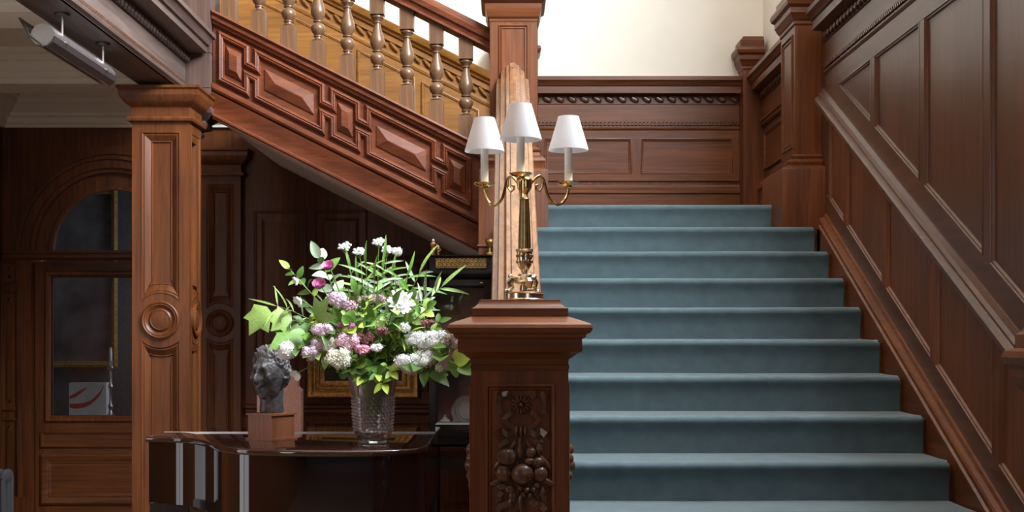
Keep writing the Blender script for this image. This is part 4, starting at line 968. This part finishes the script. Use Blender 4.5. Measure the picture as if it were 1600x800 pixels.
# purple and magenta double blooms, upper left
for (x, y, r, lab) in ((516, 420, 15, 'mauve-purple double bloom high on the left of the bouquet'), (503, 449, 16, 'magenta double bloom below the mauve-purple one')):
    t, tip = cup('double_tulip', lab, x, y, r, 'magenta', 8, 5.42, V3(-.3, -.7, .7), 3, .5)
# white loose blooms on the left
for x, y, r, d, lab in ((466, 437, 11, V3(-.8, -.4, -.4), 'small white nodding bloom highest on the left edge'), (470, 467, 12, V3(-.6, -.5, -.5), 'small white nodding bloom below the highest left one'), (458, 504, 14, V3(.5, -.6, -.4), 'white drooping petals above the large lobed leaf'), (467, 582, 13, V3(-.5, -.6, -.6), 'white fallen bloom hanging beside the bust head')):
    cup('white_bloom', lab, x, y, r, 'white', 5, 5.38, d, 1, .55)
cluster('lilac_spray', 'pale pink stock blooms at the centre top of the bouquet', 527, 468, 15, 13, 'lilac', 90, .009, 5.36)
cluster('lilac_spray', 'small pink cluster to the right of the centre-top pink blooms', 545, 478, 12, 9, 'mauve', 60, .008, 5.38)
cluster('lilac_spray', 'pale lilac spray on the left above the white snowball', 505, 516, 17, 11, 'lilac', 150, .0062, 5.32, 2)
cluster('lilac_spray', 'pale lilac spray hanging lowest on the left', 485, 551, 13, 12, 'lilac', 130, .006, 5.32)
cluster('lilac_spray', 'pale lilac spray between the two left lilac sprays', 497, 538, 11, 10, 'lilac', 100, .006, 5.33)
cluster('sedum_head', 'flat buff-pink flower head in the upper middle', 570, 469, 17, 8, 'buff', 90, .006, 5.42)
cluster('sedum_head', 'dusty pink flower head right of the upper middle', 589, 467, 13, 8, 'mauve', 80, .006, 5.44)
cluster('pink_cluster', 'magenta-pink cluster in the middle of the bouquet', 541, 508, 13, 6, 'magenta', 60, .007, 5.33)
cluster('pink_cluster', 'dusky pink cluster low in the middle of the bouquet', 543, 533, 18, 14, 'mauve', 130, .0075, 5.32)
cluster('pink_cluster', 'bright pink cluster low right of the middle', 566, 546, 12, 8, 'pink', 80, .007, 5.31)
cluster('astrantia_head', 'maroon seed head in the centre of the bouquet', 570, 528, 16, 12, 'maroon', 90, .008, 5.36)
cluster('astrantia_head', 'maroon seed head under the white star flower', 630, 493, 15, 9, 'maroon', 80, .008, 5.42)
cluster('astrantia_head', 'brown-pink seed head on the right above the white lilac', 669, 507, 16, 9, 'maroon', 80, .008, 5.44)
cluster('astrantia_head', 'small brown seed head right of centre', 597, 518, 9, 8, 'maroon', 50, .007, 5.32)
ball('snowball_bloom', 'round white snowball bloom beside the bust', 449, 547, 17, 'white', 5.34)
cluster('hydrangea_head', 'large cream hydrangea head at the vase rim on the left', 529, 560, 19, 17, 'cream', 170, .0085, 5.30)
cluster('small_white_spray', 'tiny cream flower spray dangling left of the vase', 515, 540, 11, 15, 'cream', 80, .005, 5.33)
t, tip = cup('white_star_flower', 'white star-shaped flower high on the right', 627, 475, 20, 'white', 15, 5.36, V3(.1, -.9, .5), 3, .85, .17)
MB().ell(tip+V3(0, -.012, .006), (.012, .008, .010), 8, 6).build('flower_centre', FM['cream'], t)
for x, y, rx, ry, lab in ((663, 531, 29, 15, 'broad white lilac spray on the right'), (640, 567, 24, 16, 'white lilac spray lowest on the right of the vase'), (684, 530, 20, 15, 'white lilac spray right of the broad one'), (664, 558, 19, 14, 'white lilac spray below the broad one'), (706, 534, 13, 16, 'fading white lilac spray nearest the newel cap')):
    cluster('white_lilac', lab, x, y, rx, ry, 'white' if x < 700 else 'buff', int(rx*ry*.6), .0072, 5.34, 2)
cluster('small_white_spray', 'small white flower spray right of the white star flower', 652, 462, 8, 10, 'white', 40, .006, 5.45)
cluster('small_white_spray', 'small white flower spray below the allium head', 622, 440, 6, 6, 'white', 30, .006, 5.5)
cluster('small_white_spray', 'small white flowers right of centre above the vase', 588, 543, 9, 7, 'white', 26, .006, 5.3)
cluster('small_white_spray', 'tiny pale buds beside the newel cap', 687, 575, 7, 8, 'cream', 34, .005, 5.32)
cluster('small_white_spray', 'pale green star flowers under the maroon seed head', 632, 512, 9, 8, 'white', 24, .009, 5.34)
# long-leaved sprigs
def sprig(label, tip, n, kind, mks, size, spread=1.0, start=2, name='leafy_sprig', group=None):
    t, pts = flower(name, label, 'foliage', tip, group, .002)
    seg = pts[start:]
    for i in range(n):
        u = (i+.5)/n*(len(seg)-1); k = min(int(u), len(seg)-2); b = seg[k].lerp(seg[k+1], u-k); ax = (seg[k+1]-seg[k]).normalized()
        a = i*2.4; o = ax.orthogonal().normalized(); e = o*math.cos(a)+ax.cross(o)*math.sin(a)
        put_leaf(t, b, ax*rn.uniform(.35, .8)+e*spread, size*rn.uniform(.75, 1.2), kind, rn.choice(mks))
    put_leaf(t, seg[-1], (seg[-1]-seg[-2]), size, kind, mks[0]); return t
for x, y, w in ((548, 424, 'below the leftmost white umbel'), (572, 418, 'between the two left white umbels'), (598, 424, 'below the topmost white umbel'), (560, 440, 'low behind the pink stock blooms'), (612, 432, 'below the round allium head'), (636, 432, 'right of the allium stem'), (585, 440, 'above the buff-pink flower head'), (600, 408, 'standing tallest among the white umbels')):
    sprig('narrow-leaved green sprig '+w, F3(x, y, 5.52+rn.uniform(-.15, .1)), 11, 'lance', ('mid', 'light', 'mid', 'grey'), .115, 1.2, 4, group='narrow-leaved sprigs')
sprig('narrow-leaved sprig reaching farthest up and right', F3(655, 428, 5.5), 8, 'lance', ('light', 'mid', 'grey'), .15, 1.2, 4)
sprig('narrow-leaved sprig arching over towards the cabinet', F3(690, 448, 5.48), 8, 'lance', ('light', 'grey'), .14, 1.0, 4)
sprig('feathery fine-leaved sprig sticking out on the left', F3(432, 478, 5.42), 10, 'blade', ('light', 'light', 'grey'), .12, .8, 5)
sprig('grey-green oval-leaved sprig at the upper left', F3(499, 404, 5.48), 9, 'ovate', ('grey', 'grey', 'mid'), .085, 1.0, 5)
sprig('bright green small-leaved sprig at the far upper left', F3(452, 421, 5.45), 8, 'ovate', ('lime', 'mid', 'deep'), .06, 1.0, 5)
sprig('heart-leaved sprig drooping on the right in front of the cabinet', F3(716, 570, 5.3), 4, 'round', ('mid', 'lime'), .09, 1.0, 5)
sprig('yellow-green narrow-leaved sprig on the right of the bouquet', F3(640, 520, 5.34), 8, 'lance', ('lime', 'light'), .09, 1.0, 4)
sprig('deep green broad-leaved sprig under the white lilac', F3(672, 582, 5.33), 6, 'ovate', ('deep', 'mid'), .11, 1.0, 5)
sprig('pale star-leaved sprig right of the white star flower', F3(660, 470, 5.42), 7, 'lance', ('grey', 'light'), .08, 1.2, 5)
for x, y, sz, mk, d, lb_ in ((408, 490, .13, 'light', V3(-.55, -.3, -.75), 'pale green lobed leaf at the far left of the bouquet'), (462, 520, .17, 'mid', V3(-.5, -.5, -.2), 'large dark lobed leaf on the left of the bouquet'), (497, 494, .13, 'light', V3(.2, -.5, .5), 'curled light green lobed leaf left of the middle'), (445, 500, .11, 'light', V3(-.8, -.3, .3), 'upturned pale lobed leaf at the left')):
    tip = F3(x, y, 5.36); t, pts = flower('vine_leaf', lb_, 'foliage', tip, None, .002)
    put_leaf(t, tip+V3(.0, 0, .0)-d.normalized()*sz*.3, d, sz, 'lobed', mk, V3(-.1, -1, .5))
    put_leaf(t, pts[-2], V3(rn.uniform(-1, 1), -.4, rn.uniform(-.5, .5)), sz*.6, 'lobed', mk, V3(.2, -1, .4))
# packed green filler
seen = {}
for i in range(72):
    a = i*2.4; r = math.sqrt((i+.5)/72)
    x, y = 575+r*116*math.cos(a), 514+r*70*math.sin(a)
    kind = rn.choice(('ovate', 'ovate', 'lance', 'round')); mk = rn.choice((('mid', 'deep', 'light'), ('mid', 'lime', 'light'), ('deep', 'mid', 'lime')))
    lb_ = '%s %s-leaved filler sprig in the %s of the bouquet' % ({'mid': 'green' if mk[1] == 'deep' else 'yellow-green', 'deep': 'dark green'}[mk[0]], {'ovate': 'oval', 'lance': 'narrow', 'round': 'round'}[kind], ('upper ' if y < 490 else 'lower ' if y > 535 else 'middle ')+('left' if x < 535 else 'right' if x > 615 else 'centre'))
    sprig(lb_, F3(x, y, 5.44+rn.uniform(-.12, .20)), 9, kind, mk, rn.choice((.045, .055, .07)), 1.0, 4, group='green filler sprigs in the bouquet')
for x, y, w in ((548, 575, 'at its far left'), (565, 590, 'left of its middle'), (590, 585, 'at its middle'), (612, 582, 'at its far right'), (600, 600, 'hanging lowest, right of its middle')):
    sprig('bright green leafy tip over the vase rim '+w, F3(x, y, 5.36), 6, 'ovate', ('lime', 'mid', 'light'), .06, .9, 5, group='leafy tips at the vase rim')
# ------------------------------------------------------------------ things under the stair
gf = thing('landscape_painting', 'gilt-framed dark landscape on the wall behind the vase', 'painting', P(568, 622, YB-.02))
a, b = P(480, 622, YB-.03), P(655, 538, YB-.03)
MB().frame([(a.x, a.z), (b.x, a.z), (b.x, b.z), (a.x, b.z)], [(0, 0), (0, .03), (.012, .05), (.03, .045), (.05, .03), (.062, .032), (.066, .022), (.085, .02), (.09, .026), (.10, .018), (.125, .01), (.125, 0)], V3(0, YB-.02, 0), VX, VZ, -VY).build('frame', 'giltframe', gf)
MB().box(a.x+.1, b.x-.1, YB-.03, YB-.015, a.z+.1, b.z-.1).build('canvas', 'greenpaint', gf)
ch = thing('upholstered_chair', 'dusty pink upholstered chair back showing behind the bust', 'chair', (P(437, 600, 8.3).x, 8.3, 0))
ck = lambda x, y: P(x, y, 8.3)
outl = [(400, 745), (472, 745), (472, 610), (466, 604), (466, 592), (458, 580), (436, 575), (414, 580), (406, 592), (406, 604), (400, 610)]
m = MB(); m.rings([[ck(436+(x-436)*.96, 660+(y-660)*.97) for x, y in outl], [ck(x, y)+VY*.02 for x, y in outl], [ck(x, y)+VY*.06 for x, y in outl], [ck(436+(x-436)*.96, 660+(y-660)*.97)+VY*.08 for x, y in outl]]); m.build('backrest', 'pink', ch)
a, b = ck(398, 745), ck(474, 745)
MB().rings([[(a.x+i, 7.86+i, z), (b.x-i, 7.86+i, z), (b.x-i, 8.36-i, z), (a.x+i, 8.36-i, z)] for i, z in ((.01, .38), (0, .40), (0, .48), (.02, .51))]).build('seat', 'pink', ch)
for x in (a.x+.03, b.x-.03):
    for y in (7.9, 8.33): MB().sq(x, y, [(.014, 0), (.02, .38)]).build('leg', 'ebony', ch)
# ebonised display cabinet
CY = 6.75; k = lambda x, y, Y=CY: P(x, y, Y)
cb = thing('display_cabinet', 'ebonised glass-fronted cabinet with gilt frieze beside the newel', 'cabinet', (k(715, 0).x, 6.95, 0))
cxl, cxr = k(671, 0).x, -.075; zt = k(0, 398).z; yb2 = 7.14
zk = lambda y: k(0, y).z
MB().rings([[(cxl-d, CY-d, z), (cxr, CY-d, z), (cxr, yb2, z), (cxl-d, yb2, z)] for d, z in ((0, zk(423)), (0, zk(402)), (.012, zk(400)), (.012, zk(398)), (0, zk(397.8)))]).build('upper_box', 'ebony', cb)
MB().box(k(681, 0).x, k(760, 0).x, CY-.004, CY, zk(419), zk(403.5)).build('gilt_frieze', 'gilt', cb)
m = MB()
for i in range(13):                                   # fretwork scrolls over the frieze
    for j in range(3):
        c = V3(k(684, 0).x+.0215*i+(.01 if j == 1 else 0), CY-.004, zk(406)-.02*j); m.tube([c+V3(.008*math.cos(t), 0, .008*math.sin(t)) for t in (0, 1.2, 2.4, 3.6, 4.8)], .0018, 5)
m.build('fretwork', 'ebony', cb, kind='stuff')
MB().rings([[(cxl-d, CY-d, z), (cxr, CY-d, z), (cxr, yb2, z), (cxl-d, yb2, z)] for d, z in ((.0, zk(437)), (.02, zk(432)), (.034, zk(428)), (.034, zk(424)), (.0, zk(422)))]).build('cornice', 'ebony', cb)
zb = zk(672)
MB().box(cxl, cxl+.018, CY, yb2, zb, zk(437)).build('side', 'ebony', cb); MB().box(cxr-.018, cxr, CY, yb2, zb, zk(437)).build('side', 'ebony', cb)
MB().box(cxl+.018, cxr-.018, CY+.21, CY+.225, zb, zk(437)).build('lining', 'pinklining', cb)
MB().box(cxl, cxr, CY, yb2, zb-.02, zb).build('bottom', 'ebony', cb)
MB().box(cxl+.019, cxr-.019, CY+.05, CY+.208, zk(584), zk(580)).build('shelf', 'ebony', cb)
dr_ = MB().frame([(cxl+.0, zb), (cxr, zb), (cxr, zk(437)), (cxl, zk(437))], [(0, -.0), (0, .012), (.03, .016), (.04, .008), (.045, 0)], V3(0, CY, 0), VX, VZ, -VY).build('door', 'ebony', cb)
m = MB(); m.add([V3(cxl+.04, CY+.004, zb+.03), V3(cxr-.04, CY+.004, zb+.03), V3(cxr-.04, CY+.004, zk(445)), V3(cxl+.04, CY+.004, zk(445))], [(0, 1, 2, 3)]); m.build('glass_pane', 'pane', dr_, recalc=False)
for x in (682, 752): MB().ell(k(x, 442)-VY*.01, (.012, .006, .006), 8, 6).build('gilt_mount', 'gilt', dr_)
MB().rings([[(cxl-d, CY-d, z), (cxr, CY-d, z), (cxr, yb2, z), (cxl-d, yb2, z)] for d, z in ((.0, zk(698)), (.02, zk(694)), (.02, zk(684)), (.03, zk(680)), (.03, zk(674)), (.0, zk(671)))]).build('stand_top', 'ebony', cb)
MB().box(cxl-.02, cxr, CY-.01, yb2, zk(735), zk(715)).build('stand_shelf', 'ebony', cb)
for x in (cxl+.02, cxr-.03):
    for y in (CY+.02, yb2-.03): MB().sq(x, y, [(.02, 0), (.016, zk(690))]).build('stand_leg', 'ebony', cb)
def figurine(label, x, y0, y1, Y, g):
    b = k(x, y1, Y); b.z = zt+.001; h = (y1-y0)*Y/F; t = thing('gilt_figurine', label, 'figurine', b, g); m = MB()
    m.lathe([(.16*h, 0), (.17*h, .04*h), (.11*h, .08*h), (.10*h, .2*h), (.15*h, .36*h), (.12*h, .5*h), (.17*h, .62*h), (.19*h, .72*h), (.12*h, .80*h), (.06*h, .83*h)], b, 12); m.build('body', 'gilt', t)
    MB().ell(b+VZ*.91*h, (.09*h, .09*h, .10*h), 10, 7).build('head', 'china', t)
    MB().tube([b+V3(.16*h, 0, .72*h), b+V3(.24*h, -.04*h, .55*h), b+V3(.08*h, -.16*h, .45*h)], .045*h, 6).build('arm', 'gilt', t)
figurine('taller gilt figurine on top of the black cabinet', 677, 371, 398, 6.9, None); figurine('smaller gilt figurine beside the taller one on the cabinet', 685, 382, 398, 6.86, None)
b = k(765, 398, 6.85); b.z = zt+.001
t = thing('gilt_urn', 'small gilt urn on the cabinet top beside the handrail', 'urn', b)
MB().lathe([(.02, 0), (.02, .014), (.008, .02), (.006, .04), (.016, .055), (.024, .075), (.022, .088), (.026, .092), (.018, .094)], b, 16).build('body', 'gilt', t)
for s in (-1, 1): MB().tube([b+V3(s*.02, 0, .06), b+V3(s*.032, 0, .078), b+V3(s*.022, 0, .09)], .003, 6).build('handle', 'gilt', t)
b = V3(k(728, 0).x, 6.90, zb+.002)
t = thing('display_plate', 'pale plate standing on edge inside the cabinet', 'plate', b); pr = [(.001, .02), (.045, .018), (.06, .006), (.085, .0), (.086, .004), (.06, .012)]
m = MB(); m.lathe(pr, b+VZ*.088+VY*.03, 32, V3(0, -1, .2)); m.build('plate_body', 'china', t)
m = MB(); m.lathe([(.062, .012), (.064, .009), (.066, .008)], b+VZ*.088+VY*.028, 32, V3(0, -1, .2), cap=False); m.build('rim_band', 'gilt', t)
b = V3(k(694, 0).x, 6.86, zb+.002); t = thing('teapot', 'small pale lidded pot inside the cabinet', 'teapot', b)
MB().lathe([(.02, 0), (.03, .015), (.032, .03), (.022, .048), (.01, .05)], b, 18).build('body', 'china', t); MB().lathe([(.014, .05), (.012, .06), (.004, .064), (.005, .07), (.001, .074)], b, 14).build('lid', 'china', t)
MB().tube([b+V3(.028, 0, .02), b+V3(.044, 0, .03), b+V3(.05, 0, .046)], [.008, .006, .004], 8).build('spout', 'china', t)
b = V3(k(718, 0).x, 6.86, zk(580)+.002); t = thing('china_bowl', 'pale china bowl on the upper shelf of the cabinet', 'bowl', b)
MB().lathe([(.03, 0), (.032, .008), (.06, .03), (.07, .045), (.067, .045), (.055, .03), (.002, .012)], b, 24).build('bowl_body', 'china', t)
# column radiator at the left edge
ra = thing('column_radiator', 'grey ribbed column radiator at the lower left edge', 'radiator', (-3.43, 8.5, 0))
zr_ = P(0, 733, 8.5).z
for i in range(6):
    x = -3.60+.05*i; m = MB(); zc = zr_-.05
    for y in (8.45, 8.52, 8.59): m.tube([V3(x, y, .08), V3(x, y, zc)], .019, 8)
    m.ell(V3(x, 8.52, zc), (.022, .10, .05), 10, 8); m.ell(V3(x, 8.52, .09), (.022, .10, .05), 10, 8); m.build('section', 'radiator', ra)
for x in (-3.60, -3.35): MB().box(x-.015, x+.015, 8.46, 8.58, 0, .06).build('foot', 'radiator', ra)
